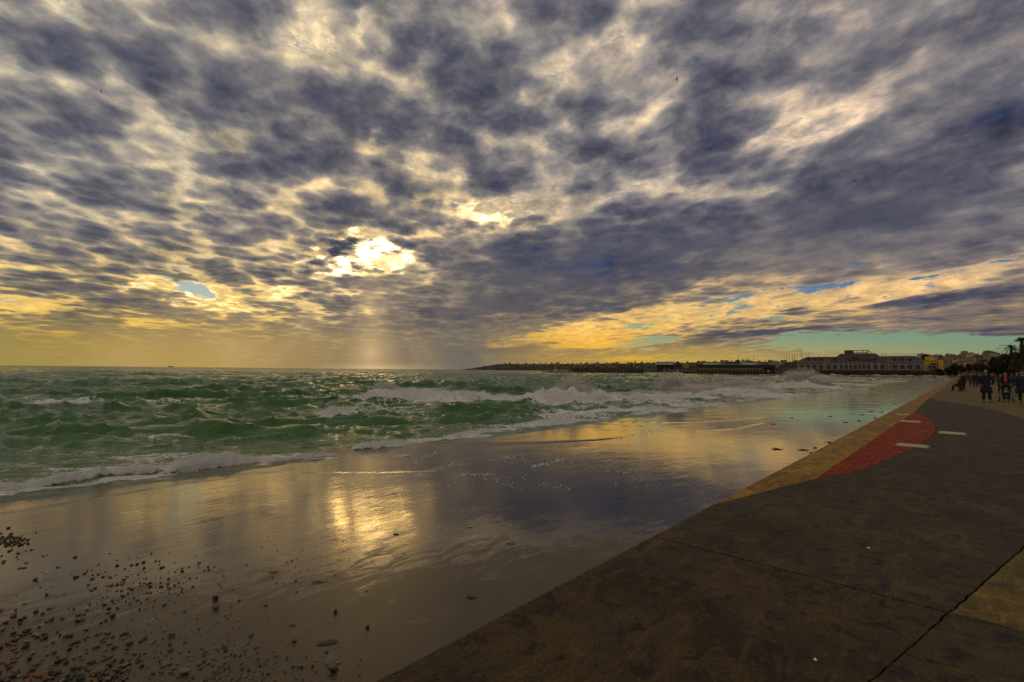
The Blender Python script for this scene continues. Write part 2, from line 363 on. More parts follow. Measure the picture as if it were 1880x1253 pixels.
for lam in lams:
    a_ = math.radians(165 + rng.randn() * (10 if lam > 3.5 else 26 if lam > 1.6 else 48))
    kx, ky = math.sin(a_), math.cos(a_); k = 2 * math.pi / lam
    amp = (0.0100 if lam < 0.6 else 0.0125 if lam < 2.0 else 0.0085 if lam < 3.2 else 0.0062 if lam < 7 else 0.0036) * lam * (0.6 + 0.8 * rng.rand())
    fade = np.clip(lam / (2.2 * step) - 0.6, 0, 1)
    fade = fade * (shore * 0.75 + 0.25 if lam > 1.5 else shore * 0.55 + 0.45)
    if lam > 1: fade = fade * grp
    ph = k * (kx * (X + WX) + ky * (Y + WY)) + rng.rand() * 6.283
    c = np.cos(ph); s = np.sin(ph)
    Z += amp * fade * c; q = 0.9 * amp * fade
    DX -= q * kx * s; DY -= q * ky * s; JJ += q * k * c
foam = sstep(JJ, 0.55, 1.1) * 0.7 * sstep(R2, 90, 30)
# single waves seen in the photograph: x, y at the base, half width (px), height m, front depth m, back depth m, crest foam, apron foam, turn deg
HERO = [
 (455,731,287,.62,1.0,2.4,.0,.15,-2),(600,727,100,.42,.8,1.8,.0,.1,-2),(500,737,118,.24,.5,1.2,1.0,.6,-6),(700,735,106,.62,.7,1.8,1.0,.9,-2),(820,734,137,.45,.7,1.6,1.0,.9,2),(930,740,137,.38,.7,1.6,.9,.8,4),
 (1045,742,87,.62,.8,1.6,1.0,1.0,5),(1130,738,100,.5,.8,1.6,.55,.8,8),(1245,732,75,.6,.8,1.8,1.0,1.0,8),(1350,724,112,.5,.9,2.0,1.0,1.0,10),(1460,712,75,.8,1.2,2.5,1.0,.9,12),(1180,755,112,.25,.5,1.0,.7,.8,15),
 (632,771,52,.34,.45,1.0,1.0,.25,8),(690,776,75,.25,.5,1.2,.0,.1,0),(205,754,75,.42,.8,1.6,.0,.0,0),(40,756,87,.40,.8,1.6,.0,.2,0),(130,795,112,.34,.6,1.4,.0,.0,4),(370,795,87,.34,.6,1.4,.0,.1,6),(330,775,75,.2,.5,1.2,.0,.0,0),
 (810,755,100,.36,.6,1.4,.1,.4,4),(870,770,75,.25,.5,1.0,.1,.3,8),(735,700,50,.35,1.2,2.5,.9,.3,0),(560,795,75,.22,.5,1.0,.0,.0,8),(40,700,75,.35,1.5,3,.0,.0,0),(110,709,37,.35,1.5,3,.0,.0,0),
 (720,840,75,.16,.35,.9,.9,.2,20),(960,765,87,.25,.5,1.2,.3,.6,8),(1020,775,75,.16,.4,1.0,.8,.7,18),
]
crest_foam = np.zeros_like(X)
for (px, py, hw, H, fr, bk, cf, af, turn) in HERO:
    g = gp(px, py, SEA_Z)
    a_ = math.radians(8 + turn)                   # crest line, a little turned from straight across
    tx, ty = math.cos(a_), math.sin(a_)
    hl = hw / F_PX * g.y
    t = (X - g.x) * tx + (Y - g.y) * ty
    wob = (fbm(X / 1.3 + px, Y / 1.1, 4) - 0.5) * 2.2 * min(1, hl / 3)
    q = -(X - g.x) * ty + (Y - g.y) * tx + wob + 0.05 * t * t / max(hl, 1)
    env = .84 * np.exp(-np.abs(t / hl) ** 2.6) * (0.45 + 1.0 * fbm(X * 0.9 + py, Y * 0.9, 3))
    pr = np.where(q < 0, np.exp(-(q / (fr * 0.55)) ** 2), np.exp(-(q / (bk * 0.6)) ** 2))
    Z += H * env * pr
    DY -= 0.45 * H * env * pr * tx; DX += 0.45 * H * env * pr * ty
    if cf:
        crest_foam = np.maximum(crest_foam, cf * env * np.where(q < 0, np.exp(-(q / (fr * 1.1)) ** 2), np.exp(-(q / (bk * 0.35)) ** 2)))
    if af:
        q2 = q + fr * 1.6
        foam = np.maximum(foam, 0.46 * af * np.exp(-(t / (hl * 1.25)) ** 4) * np.exp(-(q2 / (fr * 2.6)) ** 2))
# rollers running up on the slope at the left
def rollers(P, W_, H):
    """P points of the photograph along the foot of the foam"""
    global Z, crest_foam
    pts = [gr(*p) for p in P]
    ss_ = [sn(p) for p in pts]
    s_ = np.array([a[0] for a in ss_]); n_ = np.array([a[1] for a in ss_])
    o = np.argsort(s_); f = np.interp(S_, s_[o], n_[o])
    inside = sstep(S_, s_.min() - 0.25, s_.min() + 0.2) * sstep(S_, s_.max() + 0.5, s_.max() - 0.5)
    q = N_ - f + (fbm(S_ * 2.2, N_ * 2.2, 3) - 0.5) * 0.10
    pr = sstep(q, -0.02, 0.10) * np.where(q < W_, 1.0, np.exp(-((q - W_) / W_) ** 2))
    lum = 0.55 + 0.9 * fbm(S_ * 3.1, N_ * 5 + 3, 4)
    Z = np.maximum(Z, (H * lum * pr - (q < 0) * 0.3) * inside + Z * (1 - inside))
    crest_foam = np.maximum(crest_foam, inside * sstep(q, -0.03, 0.03) * np.exp(-(np.maximum(q - W_ * 1.3, 0) / (W_ * 1.2)) ** 2))
rollers([(-160,930),(-60,915),(0,908),(80,898),(160,885),(235,875),(300,866)], 0.14, 0.12)
rollers([(315,868),(360,862),(430,854),(480,848)], 0.20, 0.15)
rollers([(490,850),(560,842),(620,836)], 0.05, 0.03)
rollers([(655,826),(700,822),(745,816)], 0.14, 0.10)
rollers([(835,804),(880,798),(920,792)], 0.10, 0.06)
# foam lying on the water
def blot(px, py, rx, ry, k):
    global foam
    g = gp(px, py, SEA_Z); a, b = gp(px + rx, py, SEA_Z), gp(px, py - ry, SEA_Z)
    wx = (a - g).length; wy = (b - g).length
    e_ = ((X - g.x) / wx) ** 2 + ((Y - g.y) / wy) ** 2
    foam = np.maximum(foam, min(1, k * 1.18) * np.exp(-e_ * 1.1))
for b_ in [(60,745,110,9,.62),(160,738,60,5,.5),(330,738,120,5,.45),(250,838,300,18,.36),(60,850,160,16,.36),(400,845,120,12,.5),(180,860,150,12,.40),(290,810,120,10,.36),(560,838,120,9,.45),(690,800,60,6,.3),
           (760,765,60,6,.4),(700,750,110,6,.45),(930,785,120,12,.40),(1060,762,120,12,.46),(1250,742,130,9,.52),(1400,725,110,7,.58),(1500,712,60,4,.6),(1550,706,60,3,.55),(860,800,60,6,.5),(1620,700,50,2,.5),
           (800,745,120,6,.5),(1340,713,60,3,.5),(120,690,60,2,.3),(560,695,60,2,.3)]: blot(*b_)
# a narrow fringe of foam all along the water's edge
edge_n = 8.35 + (fbm(S_ / 2.3, N_ * 0, 4) - 0.5) * 0.8
foam = np.maximum(foam, 0.75 * np.exp(-((N_ - edge_n - 0.15) / 0.35) ** 2) * sstep(fbm(S_ / 1.6 + 9, N_ / 3, 3), 0.35, 0.6))
# lumps in the thick foam
lump_ = (fbm(X * 3.0, Y * 3.0, 4) - 0.45)
Z += crest_foam * lump_ * 0.34 * np.clip(R2 / 20, 0.35, 0.75)
foam = np.clip(foam + crest_foam * 1.0, 0, 1)
Z *= sstep(R2, 2500, 300)
foam *= sstep(R2, 400, 150)
far_damp = np.where(N_ < 9.5, sstep(N_, 7.4, 9.2), 1.0)
far_damp = np.maximum(far_damp, crest_foam)
zs = SEA_Z + Z * far_damp
me, used = grid_mesh('sea', X + DX * far_damp, Y + DY * far_damp, zs, keep=(N_ > 6.2))
at_ = me.attributes.new('foam', 'FLOAT', 'POINT'); at_.data.foreach_set('value', foam.reshape(-1)[used].astype(np.float32))
SEA_SAMPLE = (X, Y, zs, foam, crest_foam)

m, N, b = mat('sea_water')
g = N.n('ShaderNodeNewGeometry').outputs['Position']
fo = N.n('ShaderNodeAttribute', attribute_name='foam').outputs['Fac']
gm = N.mapping(g, rot=(0, 0, R(-10)))
dist = N.vm('LENGTH', g)
w1 = N.noise(N.mapping(gm, scale=(1.0, 1.7, 1)), 2.2, 5, 0.62, dist=0.6)
w2 = N.noise(N.mapping(gm, scale=(0.55, 1.3, 1)), 0.9, 5, 0.65, dist=0.8)
w3 = N.noise(N.mapping(gm, scale=(0.10, 0.30, 1)), 0.9, 6, 0.70, dist=0.5)
hgt = N.mul(w1, 0.15)
hgt = N.m('MULTIPLY_ADD', w2, N.ss(dist, 15, 80, 0.02, 0.42), hgt)
hgt = N.m('MULTIPLY_ADD', w3, N.ss(dist, 80, 900, 0.0, 3.2), hgt)
bp = N.n('ShaderNodeBump'); bp.inputs['Strength'].default_value = 1.0; bp.inputs['Distance'].default_value = 1.0
lace = N.n('ShaderNodeTexVoronoi', feature='DISTANCE_TO_EDGE'); lace.inputs['Scale'].default_value = 2.6
fw = N.vm('SUBTRACT', N.noise(gm, 1.6, 4, 0.6, col=True), (0.5, 0.5, 0.5))
N.L.new(N.vm('ADD', N.mapping(gm, scale=(0.7, 1.5, 0.3)), N.vm('SCALE', fw, scale=1.3)), lace.inputs['Vector'])
fn_ = N.noise(N.mapping(gm, scale=(0.8, 1.6, 1)), 5.0, 6, 0.68, dist=0.7)
fl = N.noise(N.mapping(gm, scale=(0.35, 1.0, 1)), 1.1, 4, 0.6, dist=1.0)
pat = N.m('MULTIPLY_ADD', N.ss(lace.outputs['Distance'], 0.0, 0.22, 1.0, 0.0), 0.16, N.m('MULTIPLY_ADD', fn_, 0.62, N.mul(fl, 0.62)))
thr = N.m('MULTIPLY_ADD', fo, -0.80, 1.07)
fm = N.ss(N.sub(pat, thr), -0.05, 0.13)
fm = N.mul(fm, N.ss(fo, 0.05, 0.25))
N.put(bp.inputs['Height'], N.m('MULTIPLY_ADD', N.mul(N.add(fn_, N.noise(gm, 22.0, 4, 0.7)), N.ss(fo, 0.3, 0.9)), 0.085, hgt))
deepc = N.mix(N.ss(fl, 0.3, 0.7), (0.026, 0.098, 0.018), (0.058, 0.140, 0.042))
siltc = N.mix(N.ss(dist, 8, 15), (0.085, 0.105, 0.045), deepc)
fcol = N.mix(fn_, (0.62, 0.59, 0.56), (0.95, 0.92, 0.89))
N.put(b.inputs['Base Color'], N.mix(fm, siltc, fcol))
N.put(b.inputs['Roughness'], N.m('MULTIPLY_ADD', fm, 0.6, N.ss(dist, 10, 600, 0.07, 0.16)))
b.inputs['IOR'].default_value = 1.333
N.put(b.inputs['Specular IOR Level'], N.m('MULTIPLY_ADD', fm, -0.6, 0.85))
N.put(b.inputs['Specular Tint'], (0.86, 1.0, 0.66))
N.L.new(bp.outputs[0], b.inputs['Normal'])
link('sea', me, m, kind='structure')

# ---------------------------------------------------------------- wet slope (thin sheets of backwash with real edges)
sg = [-9.0]
while sg[-1] < 330: sg.append(sg[-1] + 0.03 + max(0, sg[-1] + 1) * 0.011)
SG, NG = np.meshgrid(np.array(sg), np.linspace(-0.6, 13, 380))
ZG = -0.032 - SLOPE * np.maximum(NG, 0)
ZG += (fbm(SG / 1.5, NG / 1.1, 4) - 0.5) * 0.010
def film(P, h, side=1, wid=0.03):
    """edge of a sheet of water h metres thick lying on the sea side of the line"""
    global ZG
    ss_ = [sn(gr(*p)) for p in P]
    s_ = np.array([a[0] for a in ss_]); n_ = np.array([a[1] for a in ss_]); o = np.argsort(s_)
    f = np.interp(SG, s_[o], n_[o]) + (fbm(SG * 1.3, NG * 0, 3) - 0.5) * 0.12
    ins = sstep(SG, s_.min() - 0.6, s_.min() + .4) * sstep(SG, s_.max() + 1.5, s_.max() - 0.5)
    q = (NG - f)
    ZG += h * ins * sstep(q, -wid, wid) * np.exp(-np.maximum(q, 0) / 1.2) + h * 0.9 * ins * np.exp(-(q / (wid * 2)) ** 2)
film([(-80,965),(0,944),(120,925),(250,902),(330,890)], 0.005)
film([(440,871),(520,866),(600,868),(700,868),(760,866),(850,862)], 0.004)
film([(760,812),(860,815),(1000,812),(1100,808)], 0.007)
film([(900,818),(1040,812),(1120,806)], 0.005)
film([(1060,776),(1150,783),(1240,785),(1290,776),(1400,768)], 0.010)
film([(1100,790),(1250,793),(1350,788),(1395,778)], 0.006)
mx = EA.x + EE.x * SG + EN.x * NG; my = EA.y + EE.y * SG + EN.y * NG
me, used = grid_mesh('wet_slope', mx, my, ZG)
at_ = me.attributes.new('out', 'FLOAT', 'POINT'); at_.data.foreach_set('value', NG.reshape(-1)[used].astype(np.float32))
at_ = me.attributes.new('along', 'FLOAT', 'POINT'); at_.data.foreach_set('value', SG.reshape(-1)[used].astype(np.float32))
m, N, b = mat('wet_sand')
g = N.n('ShaderNodeNewGeometry').outputs['Position']
out = N.n('ShaderNodeAttribute', attribute_name='out').outputs['Fac']
alo = N.n('ShaderNodeAttribute', attribute_name='along').outputs['Fac']
loc = N.xyz(alo, out, 0.0)
rip = N.noise(N.mapping(loc, rot=(0, 0, R(14)), scale=(1.3, 4.2, 1)), 2.2, 5, 0.6, dist=1.2)
rip2 = N.noise(N.mapping(loc, rot=(0, 0, R(6)), scale=(1.0, 3.0, 1)), 11.0, 4, 0.6, dist=0.8)
big = N.noise(N.mapping(loc, scale=(0.6, 1.0, 1)), 0.75, 5, 0.6, dist=0.6)
grain = N.noise(loc, 160.0, 3, 0.7)
wetness = N.ss(N.m('MULTIPLY_ADD', big, 2.6, N.m('MULTIPLY_ADD', alo, 0.65, out)), 2.2, 5.6)           # film of water gets deeper to seaward
wetness = N.m('MAXIMUM', wetness, N.ss(alo, 4, 12))
blotch = N.noise(N.mapping(loc, rot=(0, 0, R(12)), scale=(1.0, 2.2, 1)), 3.2, 5, 0.65, dist=1.0)
wetness = N.m('MULTIPLY_ADD', N.sub(blotch, 0.54), 1.5, wetness, clamp=True)
bumpamt = N.ss(wetness, 0.0, 1.0, 0.15, 1.0)
h1 = N.m('MULTIPLY_ADD', rip2, 0.00022, N.mul(rip, 0.0019))
h1 = N.mul(h1, bumpamt)
h1 = N.mul(h1, N.ss(alo, 5, 30, 1.0, 0.5))
long_ = N.noise(N.mapping(loc, rot=(0, 0, R(-38)), scale=(1.0, 0.25, 1)), 0.9, 4, 0.6, dist=0.5)
h1 = N.m('MULTIPLY_ADD', long_, N.ss(alo, 10, 60, 0.0, 0.09), h1)
h1 = N.m('MULTIPLY_ADD', grain, N.ss(wetness, 0, 1, 0.0009, 0.0), h1)
bp = N.n('ShaderNodeBump'); bp.inputs['Strength'].default_value = 1.0; bp.inputs['Distance'].default_value = 1.0
N.put(bp.inputs['Height'], h1); N.L.new(bp.outputs[0], b.inputs['Normal'])
cA = N.mix(N.ss(big, 0.35, 0.65), (0.024, 0.0145, 0.004), (0.038, 0.024, 0.008))
cA = N.mix(N.mul(N.ss(grain, 0.45, 0.7), 0.35), cA, (0.07, 0.048, 0.02))
N.put(b.inputs['Base Color'], N.mix(N.mul(wetness, 0.4), cA, (0.030, 0.021, 0.010)))
N.put(b.inputs['Roughness'], N.ss(N.m('MULTIPLY_ADD', N.sub(rip, 0.5), 0.5, wetness), 0.0, 0.62, 0.36, 0.010))
b.inputs['IOR'].default_value = 1.9
N.put(b.inputs['Specular IOR Level'], N.ss(wetness, 0.0, 0.8, 0.24, 1.0)); N.put(b.inputs['Specular Tint'], (1.0, 0.86, 0.60))
link('wet_slope', me, m, kind='structure')
# ---------------------------------------------------------------- promenade slabs
CURVE_S = [-8, -2, 1.7, 2.95, 5, 8, 14, 19, 23, 27, 30.6, 35, 39]
CURVE_N = [0.9, -0.9, -1.79, -2.07, -2.53, -3.05, -3.62, -3.85, -3.72, -3.35, -2.77, -1.65, -0.62]
def curve(s): return float(np.interp(s, CURVE_S, CURVE_N))
from mathutils.geometry import tessellate_polygon
def slab(name, pts, m, z=0.0, th=0.05, wob=0.003, **props):
    """flat slab from an outline of (along, out) points"""
    fine = []
    for i, a in enumerate(pts):
        b = pts[(i + 1) % len(pts)]; d = math.hypot(b[0] - a[0], b[1] - a[1]); k = max(1, min(260, int(d / 0.05)))
        for j in range(k):
            t = j / k; s = a[0] + (b[0] - a[0]) * t; n = a[1] + (b[1] - a[1]) * t
            w = wob * 2 * (mnoise.noise(Vector((s * 9, n * 9, z * 50))) + .5 * mnoise.noise(Vector((s * 31, n * 31, 3)))) if wob else 0
            fine.append((s + w, n + w))
    P = [L(s, n, z) for s, n in fine]
    tri = tessellate_polygon([P])
    k = len(P)
    V = [tuple(p) for p in P] + [(p.x, p.y, p.z - th) for p in P]
    F = []
    for t in tri:
        a, b, c = (P[i] for i in t)
        F.append(t if (b - a).cross(c - a).z > 0 else (t[0], t[2], t[1]))
    F += [(i, (i + 1) % k, (i + 1) % k + k, i + k) for i in range(k)]
    me = bpy.data.meshes.new(name); me.from_pydata(V, [], F); me.update()
    props.setdefault('kind', 'structure')
    return link(name, me, m, **props)

def concrete(name, ca, cb, dark=(0.010, 0.008, 0.004), streak=0.5, rough=0.72):
    m, N, b = mat(name)
    g = N.n('ShaderNodeNewGeometry').outputs['Position']
    ca_ = N.mapping(g, rot=(0, 0, math.atan2(EE.y, EE.x)), typ='TEXTURE')
    big = N.noise(ca_, 0.9, 6, 0.62, dist=0.5)
    st = N.noise(N.mapping(ca_, scale=(3.2, 0.45, 1)), 1.4, 5, 0.65, dist=0.4)
    mid = N.noise(ca_, 9.0, 5, 0.7)
    grain = N.noise(ca_, 55.0, 5, 0.8)
    wash = N.noise(N.mapping(ca_, rot=(0, 0, R(40)), scale=(0.5, 1.6, 1)), 2.4, 6, 0.7, dist=1.5)
    blot = N.noise(ca_, 5.0, 7, 0.75, dist=0.6)
    c = N.mix(N.ss(N.m('MULTIPLY_ADD', st, streak, N.mul(big, 1 - streak)), 0.38, 0.60), tuple(x * .62 for x in ca), tuple(x * 1.12 for x in cb))
    c = N.mix(N.mul(N.ss(blot, 0.50, 0.60), 0.85), c, dark)
    c = N.mix(N.mul(N.ss(wash, 0.48, 0.66), 0.60), c, (cb[0] * 2.0, cb[1] * 1.6, cb[2] * 1.3))
    c = N.mix(N.mul(N.ss(mid, 0.50, 0.68), 0.5), c, tuple(min(1, x * 2.1) for x in cb))
    c = N.mix(1.0, c, N.ramp(grain, [(0.32, (0.42, 0.42, 0.42)), (0.5, (1, 1, 1)), (0.68, (1.9, 1.8, 1.6))]), 'MULTIPLY')
    vo = N.n('ShaderNodeTexVoronoi'); vo.inputs['Scale'].default_value = 38; N.L.new(ca_, vo.inputs['Vector'])
    fleck = N.mul(N.ss(vo.outputs['Distance'], 0.10, 0.05), N.ss(N.noise(ca_, 14, 2), 0.58, 0.66))
    c = N.mix(N.mul(fleck, 0.8), c, (0.14, 0.11, 0.06))
    N.put(b.inputs['Base Color'], c)
    N.put(b.inputs['Roughness'], N.ss(N.m('MULTIPLY_ADD', mid, 0.5, st), 0.5, 1.0, rough - 0.16, rough + 0.15))
    b.inputs['Specular IOR Level'].default_value = 0.22
    bp = N.n('ShaderNodeBump'); bp.inputs['Distance'].default_value = 1.0
    N.put(bp.inputs['Height'], N.m('MULTIPLY_ADD', grain, 0.0018, N.mul(mid, 0.004))); N.L.new(bp.outputs[0], b.inputs['Normal'])
    return m
m_near = concrete('brown_grey_concrete', (0.030, 0.019, 0.0065), (0.055, 0.036, 0.014))
m_mid = concrete('olive_grey_concrete', (0.029, 0.021, 0.0080), (0.054, 0.040, 0.016))
m_far = concrete('slate_concrete', (0.023, 0.0165, 0.0075), (0.050, 0.036, 0.016), streak=0.8)
m_tan = concrete('tan_concrete', (0.19, 0.100, 0.012), (0.26, 0.145, 0.024), dark=(0.09, 0.05, 0.01))
m_olive = concrete('olive_tan_concrete', (0.088, 0.060, 0.012), (0.13, 0.090, 0.020), dark=(0.06, 0.045, 0.01))
m_joint = simple('joint_dirt', (0.012, 0.010, 0.007), 0.9)
G_ = 0.010
cv = lambda a, b, off=0.0, k=24: [(a + (b - a) * i / k, curve(a + (b - a) * i / k) + off) for i in range(k + 1)]
slab('pavement_bed', [(-14, -0.01), (420, -0.01), (420, -12), (-14, -12)], m_joint, z=-0.035, th=0.4, wob=0)
slab('pavement_slab', [(-8, 0), (2.95 - G_, 0)] + cv(2.95 - G_, -4.0, G_), m_near, wob=0.006)
slab('pavement_slab', [(2.95 - G_, curve(2.95) - .002)] + cv(2.95 - G_, -8, -.002) + [(-8, -12), (2.95 - G_, -12)], m_mid)
RED = [(6.9, -.56), (8.2, -.93), (10.2, -1.2), (12.6, -1.45), (14.8, -1.58), (17.0, -1.60), (19.2, -1.47), (21.9, -1.17), (23.6, -.88), (24.2, -.72)]
slab('pavement_slab', [(2.95 + G_, 0), (4.5, 0), (6.9 - .006, -.56)] + cv(6.9 - .006, 2.95 + G_, G_), m_mid)
slab('pavement_slab', [(6.9 + .006, -.57)] + [(s, n - .008) for s, n in RED[1:]] + [(38.6, -0.62)] + cv(38.6, 6.9 + .006, 0.006, 60), m_far)
slab('pavement_edge_strip', [(4.5 + .01, 0), (420, 0), (420, -.60), (39, -.60), (24.2, -.705)] + [(24.2 - i * (24.2 - 6.9) / 20, -.705 + .15 * (i / 20)) for i in range(1, 21)], m_tan, wob=0.002)
slab('pavement', [(2.95 + G_, curve(2.95) - G_)] + cv(2.95 + G_, 38.8, -0.006, 70) + [(39.2, -.606), (420, -.606), (420, -12), (2.95 + G_, -12)], m_olive)
# red clay pavers
m, N, b = mat('red_pavers')
g = N.n('ShaderNodeNewGeometry').outputs['Position']
q = N.mapping(g, rot=(0, 0, math.atan2(EE.y, EE.x)), typ='TEXTURE')
bt = N.n('ShaderNodeTexBrick'); N.L.new(q, bt.inputs[0])
for i, c_ in ((1, (0.33, 0.046, 0.003)), (2, (0.20, 0.020, 0.003)), (3, (0.15, 0.017, 0.003))): bt.inputs[i].default_value = (*c_, 1)
bt.inputs['Scale'].default_value = 1.0; bt.inputs['Mortar Size'].default_value = 0.008; bt.inputs['Brick Width'].default_value = 0.20; bt.inputs['Row Height'].default_value = 0.10
dn = N.noise(N.mapping(q, scale=(2.5, 0.6, 1)), 1.5, 5, 0.65)
N.put(b.inputs['Base Color'], N.mix(N.mul(N.ss(dn, 0.45, 0.7), 0.55), bt.outputs[0], (0.12, 0.018, 0.003)))
b.inputs['Roughness'].default_value = 0.8; b.inputs['Specular IOR Level'].default_value = 0.2
bp = N.n('ShaderNodeBump'); bp.inputs['Distance'].default_value = 0.004; N.L.new(bt.outputs['Fac'], bp.inputs['Height']); bp.invert = True; N.L.new(bp.outputs[0], b.inputs['Normal'])
slab('red_paving', RED + [(24.2 - i * (24.2 - 6.92) / 20, -.711 + .15 * (i / 20)) for i in range(1, 20)], m, wob=0.004)

def tag(o, label, cat, group=None):
    o['label'] = label; o['category'] = cat
    if group: o['group'] = group
    return o
def bm_obj(name, bm, m, parent=None, smooth=False):
    me = bpy.data.meshes.new(name); bm.normal_update()
    for f in bm.faces: f.smooth = smooth
    bm.to_mesh(me); bm.free()
    return link(name, me, m, parent)
def box(bm, x0, y0, z0, x1, y1, z1, bev=0.0):
    v = [bm.verts.new(p) for p in ((x0, y0, z0), (x1, y0, z0), (x1, y1, z0), (x0, y1, z0), (x0, y0, z1), (x1, y0, z1), (x1, y1, z1), (x0, y1, z1))]
    fs = [bm.faces.new([v[i] for i in f]) for f in ((3, 2, 1, 0), (4, 5, 6, 7), (0, 1, 5, 4), (1, 2, 6, 5), (2, 3, 7, 6), (3, 0, 4, 7))]
    if bev:
        ed = list({e for f in fs for e in f.edges}); bmesh.ops.bevel(bm, geom=ed, offset=bev, segments=2, affect='EDGES')
def tube(bm, pts, rad, seg=8, cap=True):
    """tapered tube through points"""
    rings = []
    pts = [Vector(p) for p in pts]
    if not isinstance(rad, (list, tuple)): rad = [rad] * len(pts)
    for i, p in enumerate(pts):
        d = (pts[min(i + 1, len(pts) - 1)] - pts[max(i - 1, 0)]).normalized()
        a = d.orthogonal().normalized() if abs(d.z) < .99 else Vector((1, 0, 0)); a = (a - d * a.dot(d)).normalized(); c = d.cross(a)
        rings.append([bm.verts.new(p + (a * math.cos(t) + c * math.sin(t)) * rad[i]) for t in [2 * math.pi * k / seg for k in range(seg)]])
    for r0, r1 in zip(rings, rings[1:]):
        for k in range(seg): bm.faces.new((r0[k], r0[(k + 1) % seg], r1[(k + 1) % seg], r1[k]))
    if cap: bm.faces.new(rings[0][::-1]); bm.faces.new(rings[-1])
def mesh_box(name, dims, m, parent=None, bev=0.0):
    bm = bmesh.new(); box(bm, *dims, bev=bev); return bm_obj(name, bm, m, parent)
def empty(name, loc, rz=0, label=None, cat=None, group=None):
    o = bpy.data.objects.new(name, None); C.objects.link(o); o.location = loc; o.rotation_euler = (0, 0, rz); o.empty_display_size = 0.2
    if label: tag(o, label, cat, group)
    return o

# pale plates let into the pavement
m_plate = simple('cream_plate', (0.42, 0.34, 0.18), 0.6, 0.2, 20)
edge_m = simple('plate_rim', (0.20, 0.16, 0.08), 0.7)
for s0, s1, n0, n1, lab in ((11.98, 12.52, -1.60, -1.09, 'cream plate set across the rim of the red paving, nearest of the row'), (15.58, 16.22, -2.19, -1.69, 'cream plate set in the slate concrete right of the red paving'),
                       (18.7, 19.35, -1.15, -.66, 'cream plate set inside the far part of the red paving'), (21.9, 22.6, -.68, -.26, 'cream plate set on the tan edge strip at the tip of the red paving')):
    o = empty('floor_plate', L((s0 + s1) / 2, (n0 + n1) / 2, 0.0), math.atan2(EE.y, EE.x), lab, 'floor plate', 'cream plates let into the promenade')
    a, c = (s1 - s0) / 2, (n1 - n0) / 2
    mesh_box('rim', (-a - .03, -c - .03, -0.03, a + .03, c + .03, 0.004), edge_m, o)
    mesh_box('plate', (-a, -c, -0.03, a, c, 0.009), m_plate, o, bev=.003)
# scraps of litter on the pavement
for (px, py, w, lab) in ((1594, 1007, .032, 'small white paper scrap lying on the middle pavement slab'), (1497, 1213, .02, 'tiny crumpled white scrap lying on the nearest pavement slab')):
    bm = bmesh.new(); bmesh.ops.create_grid(bm, x_segments=5, y_segments=4, size=w / 2)
    for v_ in bm.verts: v_.co.y *= 0.55; v_.co.z = 0.006 + 0.010 * mnoise.noise(v_.co * 60 + Vector((px, 0, 0))) ; v_.co.x += .004 * mnoise.noise(v_.co * 90)
    o = bm_obj('paper_scrap', bm, simple('white_paper', (0.75, 0.72, 0.6), 0.8, 0.1)); md = o.modifiers.new('s', 'SOLIDIFY'); md.thickness = 0.001
    o.location = gp(px, py, 0.004); o.rotation_euler = (0, 0, .4); tag(o, lab, 'litter')

# grit caught in the joints and blown over the slabs
rg_n = random.Random(8); GV, GF = [], []
def grit(s, n, r):
    p = L(s, n, 0.001); b0 = len(GV); k = 5
    for j in range(k): a = 6.283 * j / k; q = r * rg_n.uniform(.6, 1.2); GV.append((p.x + math.cos(a) * q, p.y + math.sin(a) * q, -0.003))
    GV.append((p.x, p.y, r * rg_n.uniform(.5, .9))); GF.extend([(b0 + j, b0 + (j + 1) % k, b0 + k) for j in range(k)])
for _ in range(90): n = rg_n.uniform(-2.4, -.02); grit(2.95 + rg_n.gauss(0, .010), n, rg_n.uniform(.0015, .005))
for _ in range(60): s_ = rg_n.uniform(.8, 5); grit(s_, curve(s_) + rg_n.gauss(0, .02), rg_n.uniform(.0015, .004))
for _ in range(160): s_ = rg_n.uniform(-.5, 6); grit(s_, -abs(rg_n.gauss(0, .8)), rg_n.uniform(.001, .003))
for _ in range(260): s_ = rg_n.uniform(-.5, 9); grit(s_, -abs(rg_n.gauss(0, .035)), rg_n.uniform(.0015, .0045))
me = bpy.data.meshes.new('grit'); me.from_pydata(GV, [], GF); me.update(); link('grit', me, simple('pale_grit', (.22, .19, .13), .8, .5, 60), kind='stuff')
# ---------------------------------------------------------------- ground beyond
m_land = simple('dark_turf', (0.035, 0.036, 0.016), 0.95, 0.5, 0.4)
def poly(name, pts, m, **props):
    me = bpy.data.meshes.new(name); me.from_pydata([tuple(p) for p in pts], [], [list(range(len(pts)))]); me.update()
    if me.polygons[0].normal.z < 0: me.flip_normals()
    return link(name, me, m, **props)
poly('ground', [L(-60, -12.02, -0.06), L(430, -12.02, -0.06), L(430, -900, -0.06), L(-60, -900, -0.06)], m_land, kind='structure')
def pol(px, Y, z): a = at(px, 680, Y); return Vector((a.x, a.y, z))
m_quay = simple('quay_stone', (0.10, 0.085, 0.06), 0.9, 0.3, 0.5)
qp = [pol(1430, 316, 0.25), pol(1560, 300, 0.25), pol(1742, 272, 0.25), L(430, -30, 0.25), L(430, -900, .25), pol(2300, 2600, .25), pol(1500, 2600, 0.25), pol(1425, 520, .25)]
bm = bmesh.new(); vt = [bm.verts.new(p) for p in qp]; f = bm.faces.new(vt)
ex = bmesh.ops.extrude_face_region(bm, geom=[f]); 
for v_ in [g_ for g_ in ex['geom'] if isinstance(g_, bmesh.types.BMVert)]: v_.co.z -= 1.6
bmesh.ops.recalc_face_normals(bm, faces=bm.faces)
bm_obj('quay', bm, m_quay)['kind'] = 'structure'

